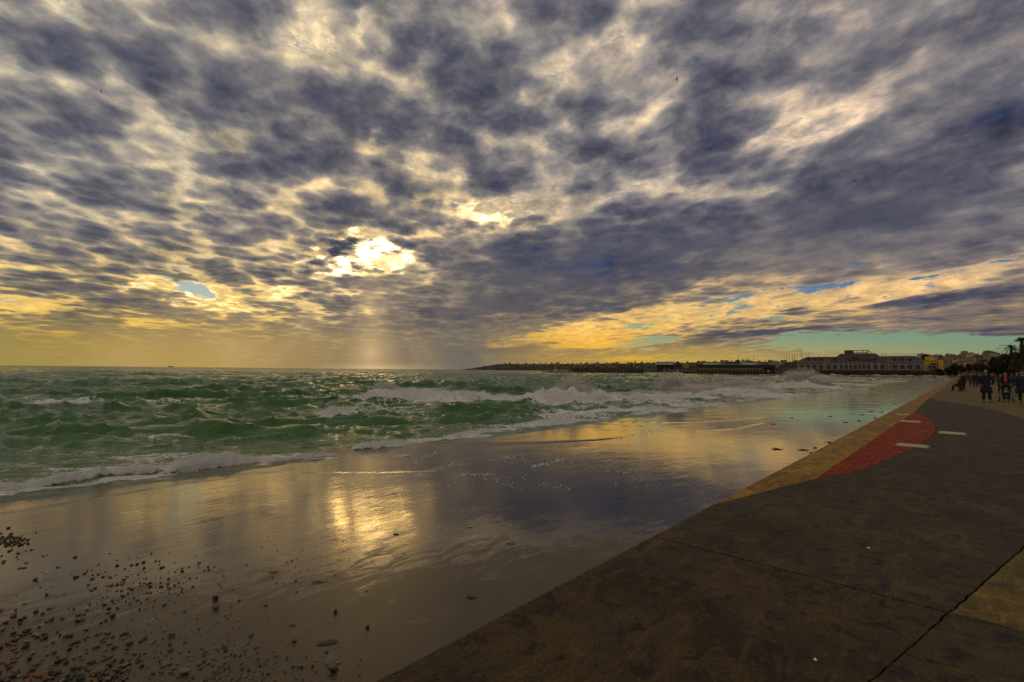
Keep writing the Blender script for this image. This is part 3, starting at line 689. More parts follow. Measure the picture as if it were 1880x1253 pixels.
# hills round the bay
HP = [(848, 678.8, 3900), (870, 676, 3800), (905, 670.5, 3700), (922, 668.3, 3600), (960, 669, 3500), (1010, 668.5, 3400), (1100, 668.5, 3200), (1180, 667, 3000), (1240, 667.5, 2900), (1300, 665, 2800),
      (1370, 664, 2700), (1440, 665, 2600), (1500, 663, 2500), (1600, 661, 2300), (1700, 656, 2100), (1760, 652.5, 1900), (1800, 652.5, 1800), (1850, 653, 1700), (1900, 655, 1600), (2050, 655, 1500), (2300, 660, 1400)]
hx = np.array([p[0] for p in HP]); hy_ = np.array([p[1] for p in HP]); hd = np.array([p[2] for p in HP])
cols = np.linspace(846, 2280, 420); rows = np.linspace(0, 1, 26)
HX = np.zeros((26, 420)); HY = HX.copy(); HZ = HX.copy()
for j, px in enumerate(cols):
    y = float(np.interp(px, hx, hy_)); Yd = float(np.interp(px, hx, hd))
    top = at(px, y, Yd).z
    for i, t in enumerate(rows):
        if t <= 0.8:
            k = t / 0.8; Y = Yd * (0.80 + 0.20 * k); z = -2 + (top + 2) * (k ** 0.75)
            z += (mnoise.noise(Vector((px * .02, k * 3, 0))) * 0.10 * top) * math.sin(k * math.pi)
        else:
            k = (t - .8) / .2; Y = Yd * (1 + 0.25 * k); z = top * (1 - k) - 3 * k
        a = at(px, 680, Y); HX[i, j] = a.x; HY[i, j] = a.y; HZ[i, j] = z
me, _ = grid_mesh('hills', HX, HY, HZ)
m, N, b = mat('hill_scrub'); g = N.n('ShaderNodeNewGeometry').outputs['Position']
nz = N.noise(g, 0.018, 7, 0.7); n2_ = N.noise(g, 0.004, 4, 0.6)
N.put(b.inputs['Base Color'], N.mix(N.ss(N.m('MULTIPLY_ADD', nz, 0.6, N.mul(n2_, 0.4)), 0.40, 0.6), (0.030, 0.033, 0.020), (0.095, 0.080, 0.052)))
b.inputs['Roughness'].default_value = 0.95; b.inputs['Specular IOR Level'].default_value = 0.1
link('hills', me, m, kind='structure')
def hill_at(px, k):
    y = float(np.interp(px, hx, hy_)); Yd = float(np.interp(px, hx, hd)); top = at(px, y, Yd).z
    Y = Yd * (0.80 + 0.20 * k); z = -2 + (top + 2) * (k ** 0.75) + (mnoise.noise(Vector((px * .02, k * 3, 0))) * 0.10 * top) * math.sin(k * math.pi)
    a = at(px, 680, Y); return Vector((a.x, a.y, z)), Y

def scaled_frame(px, Y, zg, label=None, cat=None, name='building', group=None):
    """Empty at a thing's base, turned square to the line of sight; f(x, y) gives (right, up) of a point of the photograph on its front"""
    a = at(px, 680, Y); th = math.atan2(a.x, a.y)
    base = Vector((a.x, a.y, zg)); nrm = Vector((math.sin(th), math.cos(th), 0)); rt = Vector((math.cos(th), -math.sin(th), 0))
    o = empty(name, base, -th, label, cat, group)
    def f(x, y):
        d = ray(x, y); o_ = Vector((0, 0, CAM_H)); t = (base - o_).dot(nrm) / d.dot(nrm); p = o_ + d * t - base
        return p.dot(rt), p.z
    return o, f

# houses and blocks of flats on the hillsides
rnd = random.Random(5)
def house_mesh(kind, w, d, h, rh):
    bm = bmesh.new(); box(bm, -w / 2, -d / 2, -4, w / 2, d / 2, h)
    for f in bm.faces: f.material_index = 0
    n0 = len(bm.faces)
    if kind == 'flat':
        box(bm, -w / 2 - .3, -d / 2 - .3, h, w / 2 + .3, d / 2 + .3, h + .6); box(bm, -w * .15, -d * .2, h + .6, w * .15, d * .2, h + 2.6)
    else:
        a = [bm.verts.new(p) for p in ((-w / 2 - .5, -d / 2 - .5, h), (w / 2 + .5, -d / 2 - .5, h), (w / 2 + .5, d / 2 + .5, h), (-w / 2 - .5, d / 2 + .5, h), (-w / 2 * .5, 0, h + rh), (w / 2 * .5, 0, h + rh))]
        for q_ in ((0, 1, 5, 4), (1, 2, 5), (2, 3, 4, 5), (3, 0, 4), (3, 2, 1, 0)): bm.faces.new([a[i] for i in q_])
    bm.faces.ensure_lookup_table()
    for f in bm.faces[n0:]: f.material_index = 1
    n1 = len(bm.faces); fl = max(1, int(h / 3)); nw = max(2, int(w / 3.2))
    for i in range(fl):
        for j in range(nw):
            x = -w / 2 + (j + .5) * w / nw; z = i * 3 + 0.9
            vs = [bm.verts.new(p) for p in ((x - .6, -d / 2 - .06, z), (x + .6, -d / 2 - .06, z), (x + .6, -d / 2 - .06, z + 1.5), (x - .6, -d / 2 - .06, z + 1.5))]; bm.faces.new(vs)
    bm.faces.ensure_lookup_table()
    for f in bm.faces[n1:]: f.material_index = 2
    me = bpy.data.meshes.new(kind); bm.normal_update(); bm.to_mesh(me); bm.free(); return me
walls = [('pale', (0.50, 0.46, 0.38)), ('grey', (0.24, 0.23, 0.21)), ('ochre', (0.40, 0.26, 0.10)), ('pinkish', (0.40, 0.25, 0.18))]
rt_ = simple('roof_tile', (0.20, 0.065, 0.030), 0.9); rg_ = simple('roof_grey', (0.10, 0.095, 0.09), 0.9); wd_ = simple('dark_glass', (0.012, 0.012, 0.014), 0.25)
HM = []
for wn, wc in walls:
    for kind, w, d, h, rh, rn in (('hip', 11, 9, 6, 3, 'red tiled'), ('hip', 16, 10, 9, 3.2, 'red tiled'), ('flat', 14, 12, 15, 0, 'flat'), ('flat', 20, 13, 21, 0, 'flat')):
        me = house_mesh(kind, w, d, h, rh)
        for mm in (simple('wall_' + wn, wc, 0.9, 0.1, .2), rt_ if kind == 'hip' else rg_, wd_): me.materials.append(mm)
        HM.append((me, wn, kind, h))
def area(px): return ('the far headland' if px < 1000 else 'the hill behind the breakwater' if px < 1200 else 'the hill behind the pier buildings' if px < 1450 else
                      'the slope behind the terminal' if px < 1700 else 'the slope right of the yellow building')
for i in range(250):
    if i < 60: px = rnd.uniform(925, 1200)
    elif i < 130: px = rnd.uniform(1200, 1480)
    else: px = rnd.uniform(1690, 1885)
    k = rnd.uniform(0.15, 0.97) if px > 1500 else rnd.uniform(0.3, 0.97)
    p, Y = hill_at(px, k); me, wn, kind, h = rnd.choice(HM)
    if px < 1250 and h > 12: me, wn, kind, h = rnd.choice([q for q in HM if q[3] < 12])
    o = bpy.data.objects.new('hillside_house' if kind == 'hip' else 'apartment_block', me); C.objects.link(o); o.location = p
    o.rotation_euler = (0, 0, -math.atan2(p.x, p.y) + rnd.uniform(-.6, .6)); s = rnd.uniform(0.75, 1.25); o.scale = (s, s, s * (.7 if px < 1250 else .85))
    tag(o, f"small {wn} {'house with red tiled roof' if kind == 'hip' else 'flat roofed block of flats'} on {area(px)}", 'house' if kind == 'hip' else 'apartment block', 'houses on the hills round the bay')

# ---------------------------------------------------------------- trees
def leafmat(name, a, b_, trans=0.15):
    m, N, b = mat(name); g = N.n('ShaderNodeNewGeometry').outputs['Position']
    nz = N.noise(g, 1.7, 3, 0.6); N.put(b.inputs['Base Color'], N.mix(N.ss(nz, .35, .65), a, b_)); b.inputs['Roughness'].default_value = 0.85
    b.inputs['Specular IOR Level'].default_value = .1
    return m
m_leaf = leafmat('dark_foliage', (0.020, 0.030, 0.012), (0.045, 0.055, 0.020)); m_leafb = leafmat('brown_foliage', (0.055, 0.035, 0.015), (0.09, 0.06, 0.022))
m_bark = simple('bark', (0.06, 0.045, 0.03), 0.95, .4, 8, .02)
def crown_mesh(name, blobs, n, leaf, m, seed):
    """leaf clumps spread through the volume of several lobes"""
    r_ = np.random.RandomState(seed); V = []; F = []
    for (cx, cy, cz, rx, ry, rz) in blobs:
        for k in range(n):
            d = r_.randn(3); d /= np.linalg.norm(d); rad = r_.rand() ** 0.4
            if mnoise.noise(Vector((d[0] * 2.2 + cx, d[1] * 2.2, d[2] * 2.2 + seed))) < -0.16 and rad > .55: rad *= .6
            c = np.array([cx, cy, cz]) + d * rad * np.array([rx, ry, rz])
            a = r_.randn(3); a /= np.linalg.norm(a); b2 = np.cross(a, r_.randn(3)); b2 /= np.linalg.norm(b2); s = leaf * (.6 + .8 * r_.rand())
            i = len(V); V += [c - a * s, c + b2 * s * .5, c + a * s, c - b2 * s * .5]; F.append((i, i + 1, i + 2, i + 3))
    me = bpy.data.meshes.new(name); me.from_pydata([tuple(v) for v in V], [], F); me.update(); me.materials.append(m); return me
def tree(name, p, h, w, seed, label, cat='tree', group=None, n=260, leaf=.28, m=None, trunkf=.35):
    r_ = random.Random(seed); o = empty(name, p, r_.uniform(0, 6), label, cat, group)
    bm = bmesh.new(); lean = r_.uniform(-.05, .05) * h
    tube(bm, [(0, 0, -.2), (lean * .4, 0, h * .25), (lean, .1, h * .55), (lean, 0, h * .8)], [h * .032, h * .024, h * .016, h * .006], 8)
    for k in range(5):
        a = r_.uniform(0, 6.3); z = h * r_.uniform(.3, .6); tube(bm, [(lean * .6, 0, z), (math.cos(a) * w * .25, math.sin(a) * w * .25, z + h * .14), (math.cos(a) * w * .4, math.sin(a) * w * .4, z + h * .22)], [h * .012, h * .008, h * .003], 6)
    bm_obj('trunk', bm, m_bark, o, True)
    bl = []
    for k in range(9):
        a = r_.uniform(0, 6.3); rr_ = w * .5 * r_.uniform(.15, .62); z = h * r_.uniform(trunkf + .1, .86)
        sz = w * r_.uniform(.20, .34); bl.append((math.cos(a) * rr_, math.sin(a) * rr_, z, sz, sz, sz * r_.uniform(.7, 1)))
    bl.append((lean, 0, h * .8, w * .25, w * .25, h * .19))
    link('crown', crown_mesh('crown', bl, n, leaf, m or m_leaf, seed), None, o)
    return o
def copy_tree(o, parent=None):
    c = o.copy(); C.objects.link(c); c.parent = parent
    for ch in o.children: copy_tree(ch, c)
    return c
# trees on the skyline of the hills
base_t = [tree('ridge_tree', (0, 0, -500), 11, 13, 40 + k, 'x', n=70, leaf=1.0) for k in range(3)]
for k in range(95):
    px = 905 + (1900 - 905) * k / 94 + rnd.uniform(-5, 5)
    p, Y = hill_at(px, rnd.uniform(.93, 1.0)); src = base_t[k % 3]
    o = src if k < 3 else copy_tree(src)
    o.location = p; s = rnd.uniform(.5, 1.15) * (1.0 if px < 1500 else .9); o.scale = (s * rnd.uniform(.9, 1.7), s * 1.2, s)
    o.rotation_euler = (0, 0, rnd.uniform(0, 6)); tag(o, 'dark rounded tree standing on the skyline of ' + area(px), 'tree', 'trees along the hill skyline')
# scattered wood on the slopes
r_ = np.random.RandomState(3); bl = []
for k in range(900):
    px = r_.uniform(870, 1890); kk = r_.uniform(.05, .95); p, Y = hill_at(px, kk); s = r_.uniform(3, 7); bl.append((p.x, p.y, p.z + s * .6, s * 1.4, s * 1.4, s))
link('slope_woods', crown_mesh('slope_woods', bl, 16, 1.7, m_leaf, 9), None, None, kind='stuff')

# ---------------------------------------------------------------- terminal
m_pink = simple('pale_plaster', (0.18, 0.135, 0.115), 0.85, .15, .4); m_white = simple('pale_trim', (0.32, 0.26, 0.225), 0.8, .1, .5)
m_slate = simple('slate_roof', (0.036, 0.036, 0.037), 0.7, .3, .6); m_dred = simple('dark_red_paint', (0.14, 0.022, 0.020), 0.7); m_blk = simple('near_black', (0.012, 0.012, 0.013), 0.6)
o, f = scaled_frame(1580, 335, 0.25, 'long pale two storey terminal with slate mansard roof and round dormers', 'terminal', 'ferry_terminal')
x0, _ = f(1465, 680); x1, _ = f(1697, 680); _, zb = f(1580, 690); _, ze = f(1580, 664.5); D_ = 16
mesh_box('wall', (x0, 0, -0.3, x1, D_, ze), m_pink, o)
mesh_box('cornice', (x0 - .5, -.5, ze + .003, x1 + .5, D_ + .5, ze + .55), m_white, o)
def hip(bm, a0, a1, d0, d1, z0, z1, ia, idp):
    v = [bm.verts.new(p) for p in ((a0, d0, z0), (a1, d0, z0), (a1, d1, z0), (a0, d1, z0), (a0 + ia, d0 + idp, z1), (a1 - ia, d0 + idp, z1), (a1 - ia, d1 - idp, z1), (a0 + ia, d1 - idp, z1))]
    for q_ in ((3, 2, 1, 0), (4, 5, 6, 7), (0, 1, 5, 4), (1, 2, 6, 5), (2, 3, 7, 6), (3, 0, 4, 7)): bm.faces.new([v[i] for i in q_])
z0_ = ze + .55
bm = bmesh.new(); hip(bm, x0 - .4, f(1600, 680)[0], -.4, D_ + .4, z0_, f(1500, 655.2)[1], f(1482, 680)[0] - x0, 6.5); roof = bm_obj('roof', bm, m_slate, o)
bm = bmesh.new(); hip(bm, f(1590, 680)[0], x1 + .4, -.38, D_ + .38, z0_, f(1650, 653.6)[1], x1 - f(1682, 680)[0], 6.4); roof2 = bm_obj('roof', bm, m_slate, o)
bm = bmesh.new(); hip(bm, f(1526, 680)[0], f(1628, 680)[0], -.9, D_ + .9, z0_ + .01, f(1580, 649)[1], f(1543, 680)[0] - f(1526, 680)[0], 7.5); roofc = bm_obj('roof', bm, m_slate, o)
for px in (1484.3, 1496, 1508, 1533.3, 1606.8, 1642.5, 1657, 1670.6):
    a, z = f(px, 660.6); bm = bmesh.new()
    dz_ = (z - z0_) / 3.6 * 6.4
    cyl = bmesh.ops.create_cone(bm, segments=20, radius1=1.05, radius2=1.05, depth=3.4, cap_ends=True, matrix=Matrix.Translation((a, dz_ * .6 + .3, z)) @ Matrix.Rotation(R(90), 4, 'X'))
    dm = bm_obj('dormer', bm, m_slate, o)
    bm = bmesh.new(); bmesh.ops.create_cone(bm, segments=20, radius1=.75, radius2=.75, depth=.1, cap_ends=True, matrix=Matrix.Translation((a, dz_ * .6 + .3 - 1.78, z)) @ Matrix.Rotation(R(90), 4, 'X')); bm_obj('pane', bm, wd_, dm)
for X_ in (190, 258, 327, 396, 480, 547, 620, 668, 715, 765, 812, 860, 910, 985, 1062, 1195, 1273, 1358, 1443):
    px = 1440 + X_ / 5.875; a, _ = f(px, 680); _, zt = f(px, 669.6); _, zl = f(px, 677.6)
    w = 1.05 if 600 < X_ < 930 else 1.25
    fr = mesh_box('window', (a - w - .45, -.16, zl - .6, a + w + .45, -.004, zt + .5), m_white, o)
    mesh_box('pane', (a - w, -.20, zl - .2, a + w, -.163, zt), wd_, fr)
    mesh_box('mullion', (a - .06, -.24, zl - .2, a + .06, -.203, zt), m_white, fr)
for X_ in (150, 440, 585, 640, 693, 740, 788, 836, 885, 945, 1020, 1130, 1510):
    a, _ = f(1440 + X_ / 5.875, 680); mesh_box('pilaster', (a - .3, -.32, -.3, a + .3, -.003, ze - .01), m_white, o)
mesh_box('string_course', (x0 - .1, -.42, f(1580, 679.5)[1] - .3, x1 + .1, -.325, f(1580, 679.5)[1]), m_dred, o)
# open steel frame on the roof and the small lettering stand below it
a0, zt = f(1549.5, 642.8); a1, _ = f(1596, 680); zb_ = f(1580, 649.3)[1] + .01
bm = bmesh.new()
box(bm, a0, 7.5, zt - .45, a1, 7.9, zt); box(bm, a0, 7.5, zb_, a0 + 5.5, 7.9, zt - .46); box(bm, a1 - .4, 7.5, zb_, a1, 7.9, zt - .46); box(bm, a0 + 11, 7.52, zb_, a0 + 11.3, 7.88, zt - .46)
for k in range(9): box(bm, a0 + 5.6 + k * .9, 7.6, zb_, a0 + 6.2 + k * .9, 7.8, zb_ + 1.0 + .35 * ((k * 7) % 3))
tube(bm, [(a1 - .3, 7.7, zt), (a1 + 2.2, 7.7, zb_)], .18, 6)
bm_obj('roof_frame', bm, m_dred, o)
bm = bmesh.new(); al, zl = f(1552, 662.3)
for k in range(22):
    if 9 <= k <= 12: continue
    box(bm, al + k * .68, -.75, zl - .1, al + k * .68 + .42, -.62, zl + 1.0 - .15 * (k % 3)); 
box(bm, al - .2, -.7, zl - .25, al + 15.2, -.6, zl - .101); bm_obj('roof_lettering', bm, m_blk, o)
bm = bmesh.new(); ac, zc = f(1570, 660.2)
for sx in (-1, 1): bmesh.ops.create_cone(bm, segments=20, radius1=.85, radius2=.85, depth=.3, cap_ends=True, matrix=Matrix.Translation((ac + sx * 1.0, -.9, zc + 1.2)) @ Matrix.Rotation(R(90), 4, 'X'))
box(bm, ac - 2.1, -1.0, zc - 1.0, ac + 2.1, -.76, zc + 1.0); bm_obj('roof_crest', bm, m_slate, o)

# yellow house beside it
m_yel = simple('yellow_paint', (0.62, 0.42, 0.035), 0.8, .12, .5); m_ruby = simple('brown_red_paint', (0.16, 0.035, 0.02), .8)
o, f = scaled_frame(1714, 322, 0.25, 'bright yellow house with a brown red front block beside the terminal', 'house', 'yellow_house')
xa, xb, xc = f(1698.5, 680)[0], f(1716, 680)[0], f(1732, 680)[0]
mesh_box('wall', (xa, 0, -.3, xb, 10, f(1710, 655)[1]), m_yel, o); mesh_box('side_wing', (xb + .003, .6, -.3, xc, 9, f(1720, 661.5)[1]), m_yel, o)
mesh_box('cornice', (xa - .2, -.2, f(1710, 663.6)[1], xb + 2.6, -.003, f(1710, 662.9)[1]), m_blk, o)
bl_ = mesh_box('front_block', (f(1709, 680)[0], -2.2, -.3, f(1723, 680)[0], -.21, f(1710, 667)[1]), m_ruby, o)
for px, w in ((1707, .8), (1715, 1.5)):
    a, z = f(px, 674.5); fr = mesh_box('window', (a - w, -2.42 if px > 1709 else -.2, z - 1.2, a + w, -2.203 if px > 1709 else -.003, z + 1.2), m_white, o); yq = -2.45 if px > 1709 else -.24
    mesh_box('pane', (a - w + .35, yq, z - .9, a + w - .35, yq + .028, z + .9), wd_, fr)

# restaurant on the pier
m_orn = simple('orange_plaster', (0.55, 0.27, 0.05), .8, .2, .6); m_dwood = simple('dark_boards', (0.035, 0.028, 0.022), .8, .3, 2)
m_lroof = simple('light_metal_roof', (0.30, 0.29, 0.28), .5, .1, 1); m_conc = simple('dark_pier_concrete', (0.045, 0.042, 0.036), .9, .4, 1.0)
oP, fP = scaled_frame(1340, 330, SEA_Z, 'long dark pier deck on piles carrying the arcaded restaurant', 'pier', 'pier')
a0, a1 = fP(1254, 680)[0], fP(1423, 680)[0]; zt = fP(1340, 684.6)[1]
mesh_box('deck', (a0, -3, zt - .8, a1, 22, zt), m_conc, oP)
bm = bmesh.new()
for k in range(26): xq = a0 + .6 + k * (a1 - a0 - 1.2) / 25; tube(bm, [(xq, -2.4, -3), (xq, -2.4, zt - .81)], .28, 8)
bm_obj('pile_row', bm, m_conc, oP)
mesh_box('kerb', (a0, -3.2, zt - .9, a1, -3.003, zt + .35), m_blk, oP)
o, f = scaled_frame(1340, 331, SEA_Z + zt + .002, 'low orange arcaded restaurant with dark canopy on the pier', 'restaurant', 'restaurant')
a0, a1 = f(1280, 680)[0], f(1401.7, 680)[0]; h1_ = f(1340, 675.3)[1]; h2_ = f(1340, 669.8)[1]; h3_ = f(1340, 667)[1]
mesh_box('wall', (a0, 0, 0, a1, 14, h1_), m_orn, o)
mesh_box('canopy', (a0 - .4, -1.4, h1_ + .003, a1 + 7, 14.4, h2_), m_blk, o)
bm = bmesh.new(); hip(bm, f(1289, 680)[0], f(1389, 680)[0], 1, 13, h2_ + .003, h3_ + .2, 1.5, 4); bm_obj('roof', bm, m_lroof, o)
bm = bmesh.new(); hip(bm, f(1318, 680)[0], f(1364, 680)[0], 2, 12, h3_ - .6, f(1340, 663.6)[1], 7, 4); hip(bm, f(1349, 680)[0], f(1361, 680)[0], 4, 10, f(1340, 664)[1], f(1355, 660.8)[1], 1.2, 1.2); bm_obj('roof_lantern', bm, m_blk, o)
for i in range(19):
    px = 1282.5 + i * 6.42; a = f(px, 680)[0]; bm = bmesh.new(); w = .85; zt_ = h1_ * .50
    pts = [(a - w, 0.1), (a + w, .1)] + [(a + w * math.cos(t), zt_ + w * math.sin(t)) for t in [math.pi * k / 8 for k in range(9)]]
    v1 = [bm.verts.new((x, -.12, z)) for x, z in pts]; v2 = [bm.verts.new((x, -.003, z)) for x, z in pts]; bm.faces.new(v1); n_ = len(pts)
    for k in range(n_): bm.faces.new((v1[k], v1[(k + 1) % n_], v2[(k + 1) % n_], v2[k]))
    bm_obj('arched_window', bm, wd_, o)
    bm = bmesh.new(); box(bm, a - w, -.1, h1_ * .80, a + w, -.004, h1_ * .93); bm_obj('fanlight', bm, simple('cream_glass', (.55, .33, .08), .5), o)
mesh_box('balustrade', (a0, -2.6, 0, a1, -2.45, f(1340, 682)[1]), m_dwood, o)
bo = mesh_box('side_room', (a1 + .003, .5, 0, a1 + 6.8, 12, h1_ - .003), m_dwood, o); mesh_box('door', (f(1408.5, 680)[0], .38, 0, f(1413, 680)[0], .497, f(1410, 679)[1]), m_white, o)

# kiosk on its own deck
o, f = scaled_frame(1225, 345, SEA_Z, 'dark low deck on piles under the open wooden pavilion', 'pier', 'pier')
zt = f(1225, 682.6)[1]; mesh_box('deck', (f(1179, 680)[0], -4, zt - .7, f(1255.5, 680)[0], 14, zt), m_conc, o)
bm = bmesh.new()
for k in range(12): xq = f(1180 + k * 6.8, 680)[0]; tube(bm, [(xq, -3.4, -3), (xq, -3.4, zt - .71)], .25, 8)
bm_obj('pile_row', bm, m_conc, o)
m_bw = simple('brown_wood', (0.11, 0.065, 0.032), .8, .3, 2); m_gr = simple('grey_shingle', (0.22, 0.20, 0.19), .8, .2, 2)
o, f = scaled_frame(1230, 346, SEA_Z + zt + .002, 'brown wooden pavilion with grey pitched roof and blue panel on the deck', 'pavilion', 'pavilion')
a0, a1, ag = f(1205, 680)[0], f(1251, 680)[0], f(1238, 680)[0]; he = f(1225, 670.4)[1]; hr = f(1225, 664.3)[1]
for px in (1206, 1213.5, 1221, 1231, 1237): a = f(px, 680)[0]; mesh_box('post', (a - .35, 0, 0, a + .35, .7, he), m_bw, o)
mesh_box('back_wall', (a0 + .2, 7, 0, ag, 7.3, he), m_bw, o); mesh_box('end_room', (ag + .36, .2, 0, a1, 7.0, he), m_bw, o)
mesh_box('blue_panel', (f(1225, 680)[0], 1.5, .2, f(1229.5, 680)[0], 1.7, f(1225, 675)[1]), simple('blue_panel', (.03, .16, .55), .5), o)
mesh_box('yellow_panel', (f(1218, 680)[0], 2.5, .3, f(1222.5, 680)[0], 2.7, f(1220, 674.5)[1]), simple('yellow_panel', (.5, .38, .06), .6), o)
bm = bmesh.new(); e0, e1 = a0 - 1.0, ag + .5
v = [bm.verts.new(p) for p in ((e0, -1, he), (e1, -1, he), (e1, 3.6, hr), (e0 + 1.2, 3.6, hr), (e1, 8.2, he), (e0, 8.2, he))]
for q_ in ((0, 1, 2, 3), (3, 2, 4, 5), (0, 3, 5), (1, 4, 2), (0, 5, 4, 1)): bm.faces.new([v[i] for i in q_])
bm_obj('roof', bm, m_gr, o)
bm = bmesh.new(); g0, g1 = f(1236, 680)[0], f(1254.5, 680)[0]; gm_ = f(1244, 680)[0]
v = [bm.verts.new(p) for p in ((g0, -1.2, he + .003), (g1, -1.2, he - .9), (gm_, -1.2, hr + .5), (g0, 8.4, he + .003), (g1, 8.4, he - .9), (gm_, 8.4, hr + .5))]
for q_ in ((0, 1, 2), (1, 4, 5, 2), (4, 3, 5), (3, 0, 2, 5), (0, 3, 4, 1)): bm.faces.new([v[i] for i in q_])
bm_obj('gable_roof', bm, simple('dark_shingle', (.05, .035, .025), .9), o)

# breakwater wall, rocks and beacon hut at its end
o, f = scaled_frame(1115, 420, SEA_Z, 'long stained breakwater wall with dark buttresses running to the rocks', 'breakwater', 'breakwater')
mesh_box('wall', (f(1046, 680)[0], 0, -2, f(1182, 680)[0], 6, f(1115, 676.8)[1]), simple('stained_wall', (.13, .095, .055), .9, .5, .25), o)
for k in range(22):
    a = f(1050 + k * 6.1, 680)[0]; mesh_box('buttress', (a - .5, -.9, -2, a + .3, -.003, f(1115, 676.0)[1]), m_dwood, o)
mesh_box('foam_strip', (f(1050, 680)[0], -2.4, -2, f(1178, 680)[0], -.91, .25), simple('foam_pale', (.45, .43, .36), .8), o)  # solid pale strip standing in for the shore foam along the wall
o, f = scaled_frame(1020, 424, SEA_Z + 1.6, 'small red and white harbour light hut on the rock mound', 'beacon', 'beacon_hut')
a, _ = f(1020, 0)
mesh_box('base', (-1.6, -1.6, -1, 1.6, 1.6, 1.6), m_white, o); 
bm = bmesh.new(); tube(bm, [(0, 0, 1.6), (0, 0, 4.2)], [1.1, .9], 12); bm_obj('tower', bm, simple('red_paint', (.45, .05, .03), .6), o)
bm = bmesh.new(); tube(bm, [(0, 0, 4.203), (0, 0, 4.5)], 1.15, 12); tube(bm, [(0, 0, 4.5), (0, 0, 5.3)], .1, 8); bm_obj('lamp_gallery', bm, m_white, o)
ROCKM = []
for k in range(5):
    bm = bmesh.new(); bmesh.ops.create_icosphere(bm, subdivisions=3, radius=1)
    for v_ in bm.verts:
        q_ = v_.co.copy(); v_.co *= 1 + .45 * mnoise.noise(q_ * 1.1 + Vector((k * 9, 0, 0))) + .16 * mnoise.noise(q_ * 3 + Vector((k, 5, 0)))
        v_.co.z = max(-.55, min(v_.co.z, .62)) * .8
    me = bpy.data.meshes.new('rock'); bm.to_mesh(me); bm.free(); ROCKM.append(me)
rk = [simple('rock_' + n_, c_, .85, .4, 1.5) for n_, c_ in (('grey', (.24, .22, .19)), ('rust', (.26, .13, .06)), ('pale', (.40, .37, .32)))]
RM = [(me_, c_) for me_ in ROCKM for c_ in range(3)]
RMESH = {}
for i_, me_ in enumerate(ROCKM):
    for c_ in range(3):
        q_ = me_.copy(); q_.materials.append(rk[c_]); RMESH[i_, c_] = q_
cn = ('grey', 'rusty brown', 'pale')
for k in range(46):
    px = 998 + (1050 - 998) * (k / 46) + rnd.uniform(-2, 2); hgt_ = math.sin(math.pi * k / 46)
    c_ = rnd.choice((0, 1, 1, 2)); o = bpy.data.objects.new('rock', RMESH[rnd.randrange(5), c_]); C.objects.link(o)
    p = pol(px, 424 + rnd.uniform(-5, 5), SEA_Z + rnd.uniform(-.3, 1.9) * hgt_); o.location = p; s = rnd.uniform(.9, 2.0); o.scale = (s, s, s * rnd.uniform(.8, 1.2)); o.rotation_euler = (rnd.uniform(-.4, .4), rnd.uniform(-.4, .4), rnd.uniform(0, 6))
    tag(o, f'{cn[c_]} boulder in the mound at the outer end of the breakwater', 'rock', 'boulders at the breakwater end')
for k in range(90):
    px = 1432 + (1742 - 1432) * (k / 90) + rnd.uniform(-3, 3)
    c_ = rnd.choice((0, 0, 1, 2, 2)); o = bpy.data.objects.new('rock', RMESH[rnd.randrange(5), c_]); C.objects.link(o)
    Yq = np.interp(px, (1430, 1560, 1742), (314, 298, 270)); p = pol(px, Yq + rnd.uniform(-3.5, 1.5), -.45 + rnd.uniform(-.2, .5)); o.location = p; s = rnd.uniform(.7, 1.7); o.scale = (s * 1.3, s, s * .9); o.rotation_euler = (rnd.uniform(-.3, .3), rnd.uniform(-.3, .3), rnd.uniform(0, 6))
    tag(o, f'{cn[c_]} boulder in the row of stones along the shore below the terminal', 'rock', 'boulders along the terminal shore')

# fence and hedge between the terminal and the stones
o, f = scaled_frame(1580, 312, 0.25, 'long low dark red board fence in front of the terminal', 'fence', 'board_fence')
a0, a1 = f(1432, 680)[0], f(1728, 680)[0]; ht = f(1580, 679.8)[1]
mesh_box('board_panel', (a0, 0, 0, a1, .15, ht * .82), simple('fence_board', (.055, .018, .014), .8, .6, .25), o)
mesh_box('rail', (a0, -.08, ht * .83, a1, .12, ht * .93), m_dred, o)
for k in range(40):
    a = a0 + (a1 - a0) * k / 39; mesh_box('post', (a - .12, -.2, 0, a + .12, -.084, ht), m_blk, o)
o = link('hedge', crown_mesh('hedge', [(0, 0, 1.2, 1.6, 1.0, 1.0)] + [(k * 2.4 - 46, math.sin(k) * .4, .75 + .3 * math.sin(k * 1.7), 1.7, 1.0, .95) for k in range(40)], 150, .22, m_leaf, 4), None, None)
p = pol(1560, 308, .25); o.location = p; o.rotation_euler = (0, 0, -math.atan2(p.x, p.y)); tag(o, 'low dark uneven hedge along the foot of the red fence', 'hedge')

# masts of the marina
SB = empty('sailing_boat', (0, 0, 0), 0)
bm = bmesh.new(); secs = [(-5, .6, .9), (-3, 1.4, 1.0), (0, 1.7, 1.0), (3, 1.1, 1.15), (5.4, .05, 1.4)]
rg = []
for (x, w, t) in secs: rg.append([bm.verts.new(p) for p in ((x, -w, t), (x, -w * .7, .1), (x, 0, -.5), (x, w * .7, .1), (x, w, t))])
for a, b2 in zip(rg, rg[1:]):
    for k in range(4): bm.faces.new((a[k], a[k + 1], b2[k + 1], b2[k]))
    bm.faces.new((a[4], a[0], b2[0], b2[4]))
bm.faces.new(rg[0]); bm_obj('hull', bm, m_white, SB)
bm = bmesh.new(); box(bm, -3, -.8, 1.02, 1.2, .8, 1.6, .08); bm_obj('cabin', bm, m_white, SB)
bm = bmesh.new(); tube(bm, [(.6, 0, 1), (.6, 0, 14)], [.17, .12], 8); bm_obj('mast', bm, m_blk, SB)
